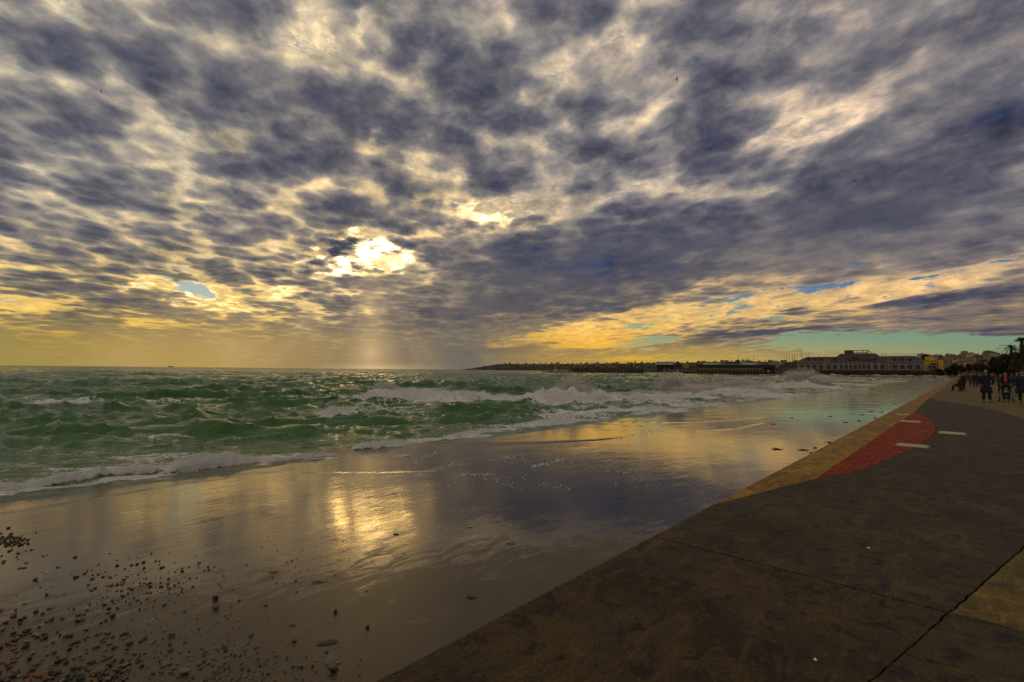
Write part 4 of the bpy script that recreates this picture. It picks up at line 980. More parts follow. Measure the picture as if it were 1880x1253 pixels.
bm = bmesh.new(); tube(bm, [(.5, 0, 2.6), (-4, 0, 2.5)], .12, 8); bm_obj('boom', bm, m_blk, SB)
MA = [(1354.5, 652), (1375.5, 653), (1385, 652), (1446.5, 649.5), (1451, 650), (1455.5, 650), (1460.5, 649), (1466.5, 652), (1470, 642.5), (1475, 648.5), (1483, 648.5), (1505, 650), (1516.5, 650.5), (1623, 649), (1626.5, 649), (1440, 655), (1458, 654)]
for k, (px, yt) in enumerate(MA):
    Yq = 380 + (k * 37) % 60; p = pol(px, Yq, SEA_Z); o = SB if k == 0 else copy_tree(SB); o.location = p; hh = at(px, yt, Yq).z - SEA_Z
    o.scale = (1, 1, hh / 14); o.rotation_euler = (0, 0, rnd.uniform(-3, 3))
    where = 'behind the restaurant roof' if px < 1400 else 'left of the terminal' if px < 1480 else 'behind the terminal roof'
    tag(o, 'moored sailing boat whose bare dark mast shows ' + where, 'sailing boat', 'boats moored in the marina')
# the marina basin is water let into the quay
poly('water', [pol(1432, 372, .262), pol(1700, 372, .262), pol(1700, 452, .262), pol(1432, 452, .262)], simple('basin_water', (.01, .03, .025), .08), kind='structure')

# two ships on the horizon
for px, lenpx, lab in ((314, 10, 'tiny grey cargo ship with raised bridge, left one on the horizon'), (400, 4, 'tiny dark ship far off, right one on the horizon')):
    Yq = 9000; p = pol(px, Yq, SEA_Z); Ls = lenpx / F_PX * Yq; o = empty('cargo_ship', p, -math.atan2(p.x, p.y), lab, 'ship', 'ships on the horizon')
    bm = bmesh.new(); hh = Ls * .07; v1 = [bm.verts.new((x * Ls, y * Ls, z)) for x, y, z in ((-.48, -.06, -3), (.46, -.06, -3), (.46, .06, -3), (-.48, .06, -3), (-.5, -.07, hh), (.52, -.05, hh * 1.3), (.52, .05, hh * 1.3), (-.5, .07, hh))]
    for q_ in ((3, 2, 1, 0), (4, 5, 6, 7), (0, 1, 5, 4), (1, 2, 6, 5), (2, 3, 7, 6), (3, 0, 4, 7)): bm.faces.new([v1[i] for i in q_])
    bm_obj('hull', bm, m_blk, o); mesh_box('bridge', (-.44 * Ls, -.05 * Ls, hh * 1.05, -.30 * Ls, .05 * Ls, hh * 3), m_gr, o)
    mesh_box('cargo', (-.25 * Ls, -.05 * Ls, hh * 1.18, .40 * Ls, .05 * Ls, hh * 1.8), m_gr, o)

# ---------------------------------------------------------------- lamps, palms and trees along the promenade
def lamp_at(px, py, Y, k, lab):
    pt = at(px, py, Y); o = empty('street_lamp', (pt.x, pt.y, -.03), 0, lab, 'street lamp', 'tall lamps along the promenade')
    h = pt.z; o.rotation_euler = (0, 0, math.atan2(EN.y, EN.x))
    bm = bmesh.new(); tube(bm, [(0, 0, 0), (0, 0, h * .5), (0, 0, h + .05)], [.14, .11, .08], 12); bm_obj('post', bm, m_blk, o)
    bm = bmesh.new(); tube(bm, [(0, 0, 0.0), (0, 0, .5)], .22, 12); bm_obj('base_sleeve', bm, m_blk, o)
    bm = bmesh.new(); tube(bm, [(.0, 0, h), (2.4, 0, h + .08)], .06, 8); ar = bm_obj('arm', bm, m_blk, o)
    bm = bmesh.new(); box(bm, 1.5, -.18, h - .05, 3.1, .18, h + .07, .03); bm_obj('lamp_head', bm, m_blk, o)
for k, (px, py, Y, lab) in enumerate(((1890, 613, 124, 'nearest tall street lamp at the right edge, only its head arm showing'), (1857, 634, 168, 'tall street lamp second nearest, above the palm crowns'), (1848, 639.5, 189, 'tall street lamp third nearest along the promenade'),
                                (1839.5, 644.5, 216, 'tall street lamp fourth along the promenade'), (1831.5, 649, 238, 'farthest visible tall street lamp above the round tree'))): lamp_at(px, py, Y, k, lab)
def palm(px, ytop, Y, lab, skirt=.5, crown=2.3, seed=0, nf=34):
    p = at(px, 680, Y); h = at(px, ytop, Y).z - crown * .5; o = empty('palm_tree', (p.x, p.y, -.06), 0, lab, 'palm tree', 'palms beside the promenade'); r_ = random.Random(seed)
    bm = bmesh.new(); tube(bm, [(0, 0, 0), (.1, 0, h * .3), (.05, .1, h * .7), (0, 0, h)], [.42, .34, .30, .26], 12)
    for k in range(int(h * 5)): z = k / 5; a = k * 2.4; tube(bm, [(math.cos(a) * .28, math.sin(a) * .28, z), (math.cos(a) * .45, math.sin(a) * .45, z + .22)], [.09, .03], 5)
    bm_obj('trunk', bm, m_bark, o)
    def fronds(n_, el0, el1, ln, m, nm, zo):
        V, F = [], []
        for k in range(n_):
            a = r_.uniform(0, 6.283); el = R(r_.uniform(el0, el1)); l_ = ln * r_.uniform(.8, 1.15); d = Vector((math.cos(a), math.sin(a), 0)); z0 = h + zo * r_.random(); pts = []
            for t in range(8):
                tt = t / 7; pts.append(Vector((0, 0, z0)) + d * (l_ * tt * math.cos(el) * (1 - .25 * tt)) + Vector((0, 0, l_ * (tt * math.sin(el) - .55 * tt * tt))))
            sd = Vector((-d.y, d.x, 0))
            for t in range(7):
                for side in (-1, 1):
                    for u_ in (0, .5):
                        q0 = pts[t].lerp(pts[t + 1], u_); wv_ = ln * .27 * math.sin(math.pi * min(1, (t + u_ + .8) / 8)); tip = q0 + sd * side * wv_ + (pts[t + 1] - pts[t]) * .7 + Vector((0, 0, -.25 * wv_))
                        b_ = (pts[t + 1] - pts[t]) * .22; i = len(V); V += [q0 - b_ * .5, q0 + b_, tip]; F.append((i, i + 1, i + 2))
        me = bpy.data.meshes.new(nm); me.from_pydata([tuple(v) for v in V], [], F); me.update(); link(nm, me, m, o)
    fronds(nf, -5, 75, crown, m_leaf, 'crown', .3)
    if skirt: fronds(60, -88, -55, crown * .8, m_leafb, 'dead_frond_skirt', -h * skirt)
palm(1878.5, 617.5, 105, 'tall palm with shaggy skirt at the right edge of the view', .45, 2.2, 1); palm(1858.5, 632, 140, 'tall palm with dark crown under the second street lamp', .4, 2.6, 2)
palm(1866, 646, 128, 'medium palm with brown hanging fronds between the two tall palms', .6, 2.6, 3); palm(1851, 648, 160, 'medium palm with brown skirt left of the tall dark palm', .6, 2.8, 4)
palm(1843, 651, 178, 'small distant palm beside the round dark tree', .6, 3.0, 5); palm(1874, 650, 118, 'medium palm low at the right edge behind the walkers', .6, 2.4, 6); palm(1836, 655, 195, 'farthest small palm in the row', .5, 3, 7)
palm(1861, 651, 150, 'short palm half hidden in the middle of the palm row', .6, 2.6, 8)
def gtree(px, ytop, wpx, Y, seed, lab, m=None, nm='tree', **k):
    p = at(px, 680, Y); zt = at(px, ytop, Y).z; tree(nm, (p.x, p.y, -.06 if px > 1800 else .25), zt, wpx / F_PX * Y, seed, lab, m=m, **k)
gtree(1826, 655, 19, 240, 21, 'round dark dense tree at the left end of the promenade palms', n=500, leaf=.5, trunkf=.1)
gtree(1742, 676, 12, 290, 22, 'low dark bushy tree right of the yellow house', n=300, leaf=.45, trunkf=.05); gtree(1753, 671, 14, 285, 23, 'dark windswept tree above the seated people', n=300, leaf=.45, trunkf=.1)
gtree(1725, 679, 12, 280, 24, 'low green bush at the shore end below the yellow house', n=260, leaf=.4, trunkf=.0); gtree(1766, 670, 12, 300, 25, 'thin brown tree beyond the promenade end', m_leafb, n=200, leaf=.45)
gtree(1778, 668, 12, 310, 26, 'orange brown tree far behind the walking pair', m_leafb, n=200, leaf=.5); gtree(1792, 668, 14, 320, 27, 'brown autumn tree beyond the promenade behind the walkers', m_leafb, n=200, leaf=.5)
gtree(1805, 669, 12, 300, 28, 'dark tree behind the man in the long coat', n=260, leaf=.5); gtree(1703, 650, 16, 420, 29, 'dark domed tree rising behind the yellow house', n=300, leaf=.6)
gtree(1870, 668, 26, 135, 30, 'dark shrub mass low under the palms at the right', n=320, leaf=.3, trunkf=0); gtree(1846, 667, 22, 160, 31, 'dark shrub mass under the middle palms', n=320, leaf=.35, trunkf=0); gtree(1815, 672, 12, 250, 32, 'small dark tree just left of the round tree', n=260, leaf=.4, trunkf=0)

gtree(1883, 643, 30, 118, 33, 'tall dark dense tree at the right edge behind the palms', n=600, leaf=.35, trunkf=.05); gtree(1862, 656, 30, 155, 34, 'wide dark tree behind the second palm', n=500, leaf=.4, trunkf=.0); gtree(1838, 664, 24, 200, 35, 'dark bushy tree between the round tree and the palms', n=400, leaf=.45, trunkf=.0)
# ---------------------------------------------------------------- people
def skin_obj(name, verts, edges, radii, m, parent, levels=1, root=0):
    me = bpy.data.meshes.new(name); me.from_pydata([tuple(v) for v in verts], edges, []); me.update()
    o = bpy.data.objects.new(name, me); C.objects.link(o)
    md = o.modifiers.new('skin', 'SKIN'); md.use_smooth_shade = True
    for i, r in enumerate(radii):
        sv_ = me.skin_vertices[0].data[i]; sv_.radius = r if isinstance(r, tuple) else (r, r); sv_.use_root = i == root
    sd = o.modifiers.new('sub', 'SUBSURF'); sd.levels = levels; sd.render_levels = levels
    bpy.context.view_layer.update()
    dg = bpy.context.evaluated_depsgraph_get(); nm = bpy.data.meshes.new_from_object(o.evaluated_get(dg))
    bpy.data.objects.remove(o); o = bpy.data.objects.new(name, nm); C.objects.link(o); nm.materials.clear(); nm.materials.append(m); o.parent = parent
    return o
m_skin = simple('skin', (0.42, 0.20, 0.13), .6, .1)
def cloth(n, c): return simple('cloth_' + n, c, .9, .2, 12)
def person(loc, facing, H, pose, coat, coatlen, trouser, hair, label, shoe='black', female=False, scarf=None, group='people walking on the promenade'):
    """joints in metres for a height of 1.75, then scaled; pose: dict of overrides"""
    P = dict(hip=(0, 0, .93), chest=(0, .0, 1.28), neck=(0, 0, 1.47), head=(0, -.02, 1.62), ls=(.165, 0, 1.40), le=(.25, .03, 1.12), lh=(.25, -.08, .87), rs=(-.165, 0, 1.40), re=(-.25, .03, 1.12), rh=(-.25, -.08, .87),
             lp=(.10, 0, .90), lk=(.11, -.04, .50), la=(.11, .04, .09), rp=(-.10, 0, .90), rk=(-.11, -.02, .50), ra=(-.11, -.0, .09))
    P.update(pose); P = {k: Vector(v) for k, v in P.items()}
    o = empty('person', loc, facing, label, 'person', group); o.scale = (H / 1.75,) * 3
    toe = Vector((0, -.17, -.05))
    V = ['hip', 'chest', 'neck', 'head', 'ls', 'le', 'lh', 'rs', 're', 'rh', 'lp', 'lk', 'la', 'rp', 'rk', 'ra']; ix = {k: i for i, k in enumerate(V)}
    E = [('hip', 'chest'), ('chest', 'neck'), ('neck', 'head'), ('chest', 'ls'), ('ls', 'le'), ('le', 'lh'), ('chest', 'rs'), ('rs', 're'), ('re', 'rh'), ('hip', 'lp'), ('lp', 'lk'), ('lk', 'la'), ('hip', 'rp'), ('rp', 'rk'), ('rk', 'ra')]
    rad = dict(hip=(.14, .11), chest=(.16, .11), neck=.055, head=.085, ls=.055, le=.042, lh=.028, rs=.055, re=.042, rh=.028, lp=.085, lk=.058, la=.04, rp=.085, rk=.058, ra=.04)
    vs = [P[k] for k in V]; rs_ = [rad[k] for k in V]; es = [(ix[a], ix[b2]) for a, b2 in E]
    # crown of the head, chin and nose
    hd = P['head']; vs += [hd + Vector((0, .01, .07)), hd + Vector((0, -.03, -.06)), hd + Vector((0, -.10, -.01))]; rs_ += [.075, .05, .018]; n = len(V)
    es += [(ix['head'], n), (ix['head'], n + 1), (ix['head'], n + 2)]
    # hands with fingers and thumb
    for h_, e_, sx in (('lh', 'le', 1), ('rh', 're', -1)):
        d = (P[h_] - P[e_]).normalized(); side = Vector((1, 0, 0)) if abs(d.x) < .8 else Vector((0, 0, 1)); fwd_ = d.cross(side).normalized()
        pa = P[h_] + d * .055; i0 = len(vs); vs.append(pa); rs_.append((.034, .016)); es.append((ix[h_], i0))
        for k, ln in enumerate((.058, .068, .064, .050)):
            off = fwd_ * (.026 - .0175 * k); j = len(vs); vs += [pa + off + d * .035, pa + off + d * (.035 + ln * .5) - side * sx * .008, pa + off + d * (.035 + ln * .85) - side * sx * .028]; rs_ += [.0085, .008, .007]; es += [(i0, j), (j, j + 1), (j + 1, j + 2)]
        j = len(vs); vs += [pa + fwd_ * .040 - d * .01, pa + fwd_ * .055 + d * .03]; rs_ += [.010, .008]; es += [(i0, j), (j, j + 1)]
    skin_obj('body', vs, es, rs_, m_skin, o, 1)
    # coat
    g = .025; ct = cloth(*coat); hem = coatlen
    CV = [P['hip'], P['chest'], P['ls'] + Vector((0, 0, .0)), P['le'], P['lh'], P['rs'], P['re'], P['rh'], P['chest'].lerp(P['neck'], .8), P['hip'] + Vector((0, 0, -.13 if 'sit' not in pose else -.02))]
    CE = [(0, 1), (1, 2), (2, 3), (3, 4), (1, 5), (5, 6), (6, 7), (1, 8), (0, 9)]; CR = [(.20, .155), (.21, .16), .085, .068, .052, .085, .068, .052, (.10, .09), (.20, .155)]
    skin_obj('coat', CV, CE, CR, ct, o, 1)
    if hem < .86 and 'sit' not in pose:
        bm = bmesh.new(); rg = []
        for z, w, dd in ((.98, .195, .155), (.80, .225, .17), ((.8 + hem) / 2, .24, .18), (hem, .255, .195), (hem, .235, .175)):
            rg.append([bm.verts.new((math.cos(t) * w * (1 + .05 * math.sin(5 * t)), math.sin(t) * dd * (1 + .06 * math.sin(4 * t + 1)) + P['hip'].y, z + .012 * math.sin(3 * t))) for t in [2 * math.pi * k / 20 for k in range(20)]])
        for a, b2 in zip(rg, rg[1:]):
            for k in range(20): bm.faces.new((a[k], a[(k + 1) % 20], b2[(k + 1) % 20], b2[k]))
        bm_obj('coat_skirt', bm, ct, o, True)
    tm = cloth(*trouser)
    TV = [P['hip'], P['lp'], P['lk'], P['la'] + Vector((0, 0, .02)), P['rp'], P['rk'], P['ra'] + Vector((0, 0, .02))]
    skin_obj('trousers', TV, [(0, 1), (1, 2), (2, 3), (0, 4), (4, 5), (5, 6)], [(.15, .12), .105, .08, .068, .105, .08, .068], tm, o, 1)
    for k in ('la', 'ra'):
        a = P[k]; skin_obj('shoe', [a + Vector((0, .05, -.045)), a + Vector((0, -.04, -.04)), a + Vector((0, -.16, -.055))], [(0, 1), (1, 2)], [.045, .05, .034], simple('black_leather', (.015, .013, .012), .5), o, 1)
    hm = simple('hair_' + hair[0], hair[1], .8, .3, 30)
    HV = [hd + Vector((0, .035, .06)), hd + Vector((0, -.015, .115)), hd + Vector((0, .065, -.01)), hd + Vector((.06, .03, .03)), hd + Vector((-.06, .03, .03))]; HR = [.085, .06, .065, .045, .045]
    HE = [(0, 1), (0, 2), (0, 3), (0, 4)]
    if female: HV.append(hd + Vector((0, .08, -.14))); HR.append(.06); HE.append((2, 5))
    skin_obj('hair', HV, HE, HR, hm, o, 1)
    for sx in (-1, 1):
        bm = bmesh.new(); bmesh.ops.create_uvsphere(bm, u_segments=8, v_segments=6, radius=.013, matrix=Matrix.Translation(hd + Vector((sx * .031, -.083, .015)))); bm_obj('eye', bm, m_blk, o, True)
        bm = bmesh.new(); bmesh.ops.create_uvsphere(bm, u_segments=8, v_segments=6, radius=.024, matrix=Matrix.Translation(hd + Vector((sx * .088, .005, 0))) @ Matrix.Diagonal((.4, .8, 1.3, 1))); bm_obj('ear', bm, m_skin, o, True)
    bm = bmesh.new(); bmesh.ops.create_uvsphere(bm, u_segments=8, v_segments=6, radius=.016, matrix=Matrix.Translation(hd + Vector((0, -.085, -.048))) @ Matrix.Diagonal((1, .4, .3, 1))); bm_obj('mouth', bm, simple('lips', (.25, .08, .06), .5), o, True)
    if scarf:
        bm = bmesh.new(); box(bm, -.07, -.205, 1.02, .07, -.165, 1.42, .02); bm_obj('scarf', bm, cloth(*scarf), o, True)
    return o
walkA = dict(lk=(.11, -.12, .52), la=(.11, -.20, .09), rk=(-.11, .02, .48), ra=(-.11, .16, .11), lh=(.27, .10, .86), rh=(-.26, -.16, .88))
walkB = dict(lk=(.10, .02, .49), la=(.10, .12, .11), rk=(-.10, -.12, .52), ra=(-.10, -.18, .09), lh=(.25, -.16, .88), rh=(-.27, .10, .86))
stand = dict(lh=(.24, -.05, .86))
pocket = dict(le=(.31, .06, 1.12), lh=(.21, -.10, .93), re=(-.31, .06, 1.12), rh=(-.21, -.10, .93), la=(.13, .02, .09), ra=(-.12, -.05, .09))
push = dict(le=(.25, -.06, 1.10), lh=(.20, -.36, 1.03), re=(-.25, -.06, 1.10), rh=(-.20, -.36, 1.03), lk=(.10, -.10, .51), la=(.10, -.12, .09), ra=(-.10, .14, .11))
sit = dict(sit=(0, 0, 0), hip=(0, .05, .50), chest=(0, 0, .86), neck=(0, -.04, 1.05), head=(0, -.07, 1.20), ls=(.19, -.02, .99), le=(.25, -.04, .72), lh=(.12, -.30, .60), rs=(-.19, -.02, .99), re=(-.25, -.04, .72), rh=(-.12, -.30, .60),
           lp=(.10, 0, .48), lk=(.12, -.44, .50), la=(.12, -.50, .09), rp=(-.10, 0, .48), rk=(-.12, -.44, .50), ra=(-.12, -.46, .09))
blk = ('black', (.012, .012, .014)); nav = ('navy', (.012, .014, .03)); gry = ('dark_grey', (.03, .03, .033)); brn = ('brown', (.05, .03, .02)); mar = ('maroon', (.13, .02, .025)); pur = ('purple', (.07, .02, .09)); den = ('denim', (.02, .03, .06))
hb = ('dark', (.015, .011, .009)); hg = ('grey', (.20, .19, .18)); hbr = ('brown', (.06, .03, .015))
def foot(px, py): g = gp(px, py, 0.0); return Vector((g.x, g.y, 0.0))
def face_cam(p, d=0): return math.atan2(-p.x, p.y) * 1.0 + d   # figures look along -y
p = foot(1812, 739); MAN = p
person(p, face_cam(p), 1.82, pocket, blk, .52, blk, hg, 'broad man in black knee length coat walking towards the viewer')
p = foot(1848, 737); person(p, face_cam(p), 1.72, push, blk, .95, blk, hb, 'woman in open black coat and red scarf pushing a stroller', female=True, scarf=('red', (.45, .05, .04))); WOM = p
p = foot(1879, 741); person(p, face_cam(p), 1.78, walkA, nav, .55, blk, hbr, 'person in long dark coat cut by the right edge, nearest walker'); 
p = foot(1869, 727); person(p, face_cam(p), 1.76, walkB, den, .85, gry, hb, 'person in dark blue jacket behind the walker at the right edge')
p = foot(1838, 722); person(p, face_cam(p, .3), 1.62, walkA, pur, .7, blk, hb, 'woman in purple coat between the black coat man and the stroller', female=True)
p = foot(1800, 712.5); person(p, face_cam(p, .5), 1.66, walkB, nav, .8, den, hb, 'person in navy jacket just left of the black coat man')
p = foot(1791.5, 713); person(p, face_cam(p, 3.1), 1.80, walkA, blk, .85, blk, hb, 'tall person in black seen from behind, right one of a pair')
p = foot(1782.5, 709); person(p, face_cam(p, 3.2), 1.74, walkB, mar, .75, blk, hbr, 'person in maroon coat, left one of the walking pair')
p = foot(1805, 706); person(p, face_cam(p, .1), 1.7, walkB, brn, .8, gry, hb, 'distant person in brown jacket left behind the black coat man')
p = foot(1776, 701); person(p, face_cam(p, 3.0), 1.75, walkA, gry, .8, blk, hb, 'distant person in grey jacket beyond the walking pair')
p = foot(1824, 706); person(p, face_cam(p, -.2), 1.72, walkA, mar, .8, blk, hbr, 'distant person in maroon jacket right behind the black coat man')
p = foot(1858, 712); person(p, face_cam(p, .2), 1.74, walkB, gry, .8, blk, hb, 'distant person in grey jacket right behind the stroller woman')
# a low block seat with two people on it and one standing behind
pb = foot(1761, 718); ang_b = face_cam(pb) + R(70)
o = empty('bench', (pb.x, pb.y, 0), ang_b, 'low dark block bench at the promenade edge under the seated pair', 'bench')
# seat faces the sea (-y is forward for those who sit)
o.rotation_euler = (0, 0, math.atan2(EN.x, -EN.y) + math.pi * 0)
mesh_box('seat', (-.95, -.1, .36, .95, .34, .44), m_dwood, o, bev=.015)
for sx in (-.7, .7): mesh_box('leg', (sx - .1, -.04, 0, sx + .1, .28, .357), m_conc, o)
fa = o.rotation_euler.z; ca, sa = math.cos(fa), math.sin(fa)
def onb(x, y): return Vector((pb.x + ca * x - sa * y, pb.y + sa * x + ca * y, 0))
person(onb(-.38, .05), fa, 1.72, sit, mar, .9, blk, hb, 'person in maroon coat sitting on the bench with legs towards the sea', group='people sitting at the promenade edge')
person(onb(.38, .05), fa, 1.75, sit, blk, .9, blk, hb, 'person in black coat sitting on the bench beside the maroon coat', group='people sitting at the promenade edge')
p = foot(1769, 717); person(p, face_cam(p, 2.2), 1.74, stand, blk, .6, blk, hb, 'person in black coat standing behind the bench', group='people sitting at the promenade edge')

# stroller in front of the woman
d = Vector((-WOM.x, -WOM.y, 0)).normalized(); ps = WOM + d * .78
o = empty('stroller', (ps.x, ps.y, 0), face_cam(ps), 'black three part baby stroller with blue basket pushed by the woman', 'stroller')
m_fab = cloth('stroller_black', (.02, .018, .018)); m_rub = simple('rubber', (.012, .012, .012), .8)
bm = bmesh.new()
for sx in (-.26, .26):
    tube(bm, [(sx * .8, .40, 1.0), (sx, .05, .55), (sx, -.28, .14)], .014, 8); tube(bm, [(sx, -.02, .60), (sx, .34, .13)], .014, 8)
tube(bm, [(-.21, .40, 1.0), (.21, .40, 1.0)], .018, 8); tube(bm, [(-.27, .34, .13), (.27, .34, .13)], .012, 8); bm_obj('frame', bm, m_blk, o)
for sx in (-.29, .29):
    for y, r in ((-.30, .10), (.34, .12)):
        bm = bmesh.new(); bmesh.ops.create_cone(bm, segments=18, radius1=r, radius2=r, depth=.05, cap_ends=True, matrix=Matrix.Translation((sx, y, r)) @ Matrix.Rotation(R(90), 4, 'Y')); w = bm_obj('wheel', bm, m_rub, o)
        bm = bmesh.new(); bmesh.ops.create_cone(bm, segments=14, radius1=r * .5, radius2=r * .5, depth=.06, cap_ends=True, matrix=Matrix.Translation((sx, y, r)) @ Matrix.Rotation(R(90), 4, 'Y')); bm_obj('hub', bm, m_gr, w)
bm = bmesh.new(); box(bm, -.20, -.25, .38, .20, .12, .48, .03); box(bm, -.20, .08, .44, .20, .18, .92, .03); bm_obj('seat', bm, m_fab, o, True)
bm = bmesh.new(); bmesh.ops.create_uvsphere(bm, u_segments=16, v_segments=10, radius=.27, matrix=Matrix.Translation((0, .12, .78)) @ Matrix.Diagonal((.85, 1, .75, 1)))
bmesh.ops.delete(bm, geom=[v_ for v_ in bm.verts if v_.co.z < .74 or v_.co.y < -.06], context='VERTS'); c_ = bm_obj('hood', bm, m_fab, o, True); c_.modifiers.new('s', 'SOLIDIFY').thickness = .01
bm = bmesh.new(); box(bm, -.19, -.16, .16, .19, .26, .30, .03); bm_obj('basket', bm, cloth('basket_blue', (.02, .05, .16)), o, True)
bm = bmesh.new(); box(bm, -.17, -.30, .49, .17, .03, .60, .05); bm_obj('blanket', bm, cloth('tan_blanket', (.22, .13, .07)), o, True)
# the child under the blanket
oc = empty('person', (ps.x, ps.y, .49), face_cam(ps), 'baby under a tan blanket lying in the stroller', 'person')
skin_obj('body', [Vector((0, -.10, .06)), Vector((0, .0, .10)), Vector((0, .05, .17)), Vector((0, .05, .25)), Vector((0, .045, .285)), Vector((0, -.02, .235))], [(0, 1), (1, 2), (2, 3), (3, 4), (3, 5)], [.07, .07, .04, .062, .055, .014], m_skin, oc, 1)
skin_obj('hat', [Vector((0, .07, .26)), Vector((0, .06, .31))], [(0, 1)], [.07, .055], cloth('cream_wool', (.5, .42, .32)), oc, 1)
# ---------------------------------------------------------------- gulls
GM = {}
def gull_parts(flap):
    if flap in GM: return GM[flap]
    bm = bmesh.new(); tube(bm, [(0, -.26, 0), (0, -.18, .01), (0, 0, 0), (0, .16, 0), (0, .30, .01)], [.012, .045, .07, .045, .006], 10); tube(bm, [(-.0, .26, .0), (0, .38, 0)], [.03, .06], 6)
    body = bpy.data.meshes.new('body'); bm.normal_update(); [setattr(f, 'smooth', True) for f in bm.faces]; bm.to_mesh(body); bm.free(); body.materials.append(simple('gull_grey', (.10, .10, .10), .8))
    W_ = []
    for sx in (-1, 1):
        V = []; F = []; n = 8
        for i in range(n + 1):
            t = i / n; x = sx * .62 * t; z = flap * (.30 * math.sin(t * 1.5) - .26 * t * t); y0 = -.05 - .10 * math.sin(t * 2.4) + .16 * t * t; ch = .17 * (1 - t) ** .5 * (1 - .2 * t) + .01
            V += [(x, y0, z), (x, y0 + ch * .4, z + .014), (x, y0 + ch, z)]
        for i in range(n): a = i * 3; F += [(a, a + 3, a + 4, a + 1), (a + 1, a + 4, a + 5, a + 2)]
        me = bpy.data.meshes.new('wing'); me.from_pydata(V, [], F); me.update(); me.materials.append(simple('gull_wing', (.05, .05, .055), .8)); W_.append(me)
    GM[flap] = (body, W_); return GM[flap]
BIRDS = [(185,168,11,'left of the sky, wings swept, highest at the left'),(1095,157,9,'high above the centre of the bay, left of the high pair'),(1243,145,10,'high in the middle right sky, right of the high pair'),(1570,333,9,'before the dark cloud in the right half of the sky'),
 (97,321,6,'small, high near the left edge'),(130,436,5,'small, upper of the two low at the left edge'),(136,457,5,'small, lower of the two low at the left edge'),(567,288,4,'tiny, before the dark cloud above the sun'),(202,405,4,'tiny, left above the blue gap'),
 (335,462,4,'tiny, just above the blue gap in the cloud'),(480,414,4,'tiny, left above the sun'),(940,468,4,'tiny, right of the sun over the blue grey cloud'),(812,497,4,'tiny, below right of the sun'),(1295,478,5,'small, over the yellow strip at the right'),
 (1459,313,4,'tiny, left of the gull before the dark cloud'),(326,659,5,'tiny, skimming just above the horizon at the left'),(1592,633,4,'tiny, above the terminal roof'),(864,517,3,'tiny, in the dark cloud near the centre'),(563,485,3,'tiny, left beside the bright sun gap')]
for i, (px, py, sz, lab) in enumerate(BIRDS):
    Y = 0.95 * F_PX / (sz * 1.0) * 1.0; p = at(px, py, Y); r_ = random.Random(i); fl = (1.0, .4, -.5)[i % 3]; body, W_ = gull_parts(fl)
    o = empty('gull', p, r_.uniform(0, 6.3), 'dark gull in flight, ' + lab, 'bird', 'gulls over the bay'); bank = (R(75), R(-60), R(65), R(25))[i] if i < 4 else R(r_.uniform(-35, 35))
    o.rotation_euler = (0, bank, r_.uniform(-.7, .7))
    link('body', body, None, o)
    for me in W_: link('wing', me, None, o)

# ---------------------------------------------------------------- pebbles on the wet slope
rnd = random.Random(21)
PK = {'black': (.018, .016, .014), 'tan orange': (.19, .095, .024), 'pale': (.21, .18, .135), 'brick red': (.20, .04, .012), 'grey brown': (.045, .032, .016)}
PM = {}
for kn, kc in PK.items():
    mm = simple('stone_' + kn.replace(' ', '_'), kc, .45 if kn == 'black' else .6, .35, 40, .002)
    for j in range(5):
        bm = bmesh.new(); bmesh.ops.create_icosphere(bm, subdivisions=2, radius=.5)
        for v_ in bm.verts:
            q_ = v_.co.copy(); v_.co *= 1 + .55 * mnoise.noise(q_ * 1.9 + Vector((j * 7, len(kn), 0))) + .2 * mnoise.noise(q_ * 5 + Vector((j, 0, 3))); v_.co.z *= .72; v_.co.x *= 1.15
        me = bpy.data.meshes.new('pebble'); 
        for f_ in bm.faces: f_.smooth = True
        bm.to_mesh(me); bm.free(); me.materials.append(mm); PM[kn, j] = me
def zr(p): return -0.032 - SLOPE * max(sn(p)[1], 0)
SP = [(502,1051,20,8,'brick red','flat brown red brick chip lying alone on the wet sand'),(396,1100,11,10,'black','black stone directly above the orange fragment'),(396,1118,13,9,'brick red','orange red fragment, the largest of the left middle stones'),(442,1153,11,5,'brick red','small bright red flat chip below the orange fragment'),
 (540,1178,11,9,'tan orange','yellow orange stone with a dark underside right of the red chip'),(537,1150,12,8,'grey brown','striped grey pebble just above the yellow orange stone'),(338,1236,18,14,'pale','large pinkish pale stone in the dense pebbles at the bottom'),(611,1232,18,12,'black','ragged black stone group near the foot of the promenade edge'),
 (616,1125,6,11,'black','upright black pebble in the bare wet sand'),(675,1153,9,8,'black','black pebble alone near the promenade edge'),(673,1086,5,6,'black','tiny black pebble above the one near the promenade edge'),(600,1220,9,5,'tan orange','flat orange stone above the ragged black stones'),(621,1217,8,6,'pale','round cream stone right of the flat orange stone'),
 (628,1156,9,4,'pale','thin pale crescent shell lying alone on the sand'),(727,982,12,8,'grey brown','round grey stone in the glare of the sun reflection'),(938,1000,25,7,'grey brown','wide flat grey stone in the pale reflection'),(865,1097,20,9,'grey brown','oval grey stone left of the promenade edge'),(585,1070,30,9,'grey brown','long low sand covered stone in the middle of the slope'),
 (600,1181,34,9,'grey brown','broad rounded half buried stone near the bottom'),(863,970,14,5,'grey brown','small flat stone above the wide grey one'),(488,1111,8,6,'pale','small pale stone between the fragment and the bottom pebbles'),(397,1236,16,9,'grey brown','dull brown stone in the bottom row'),(143,1140,14,8,'tan orange','tan oval stone in the left pebble field'),(128,1168,11,8,'tan orange','tan stone below the oval one in the left pebble field')]
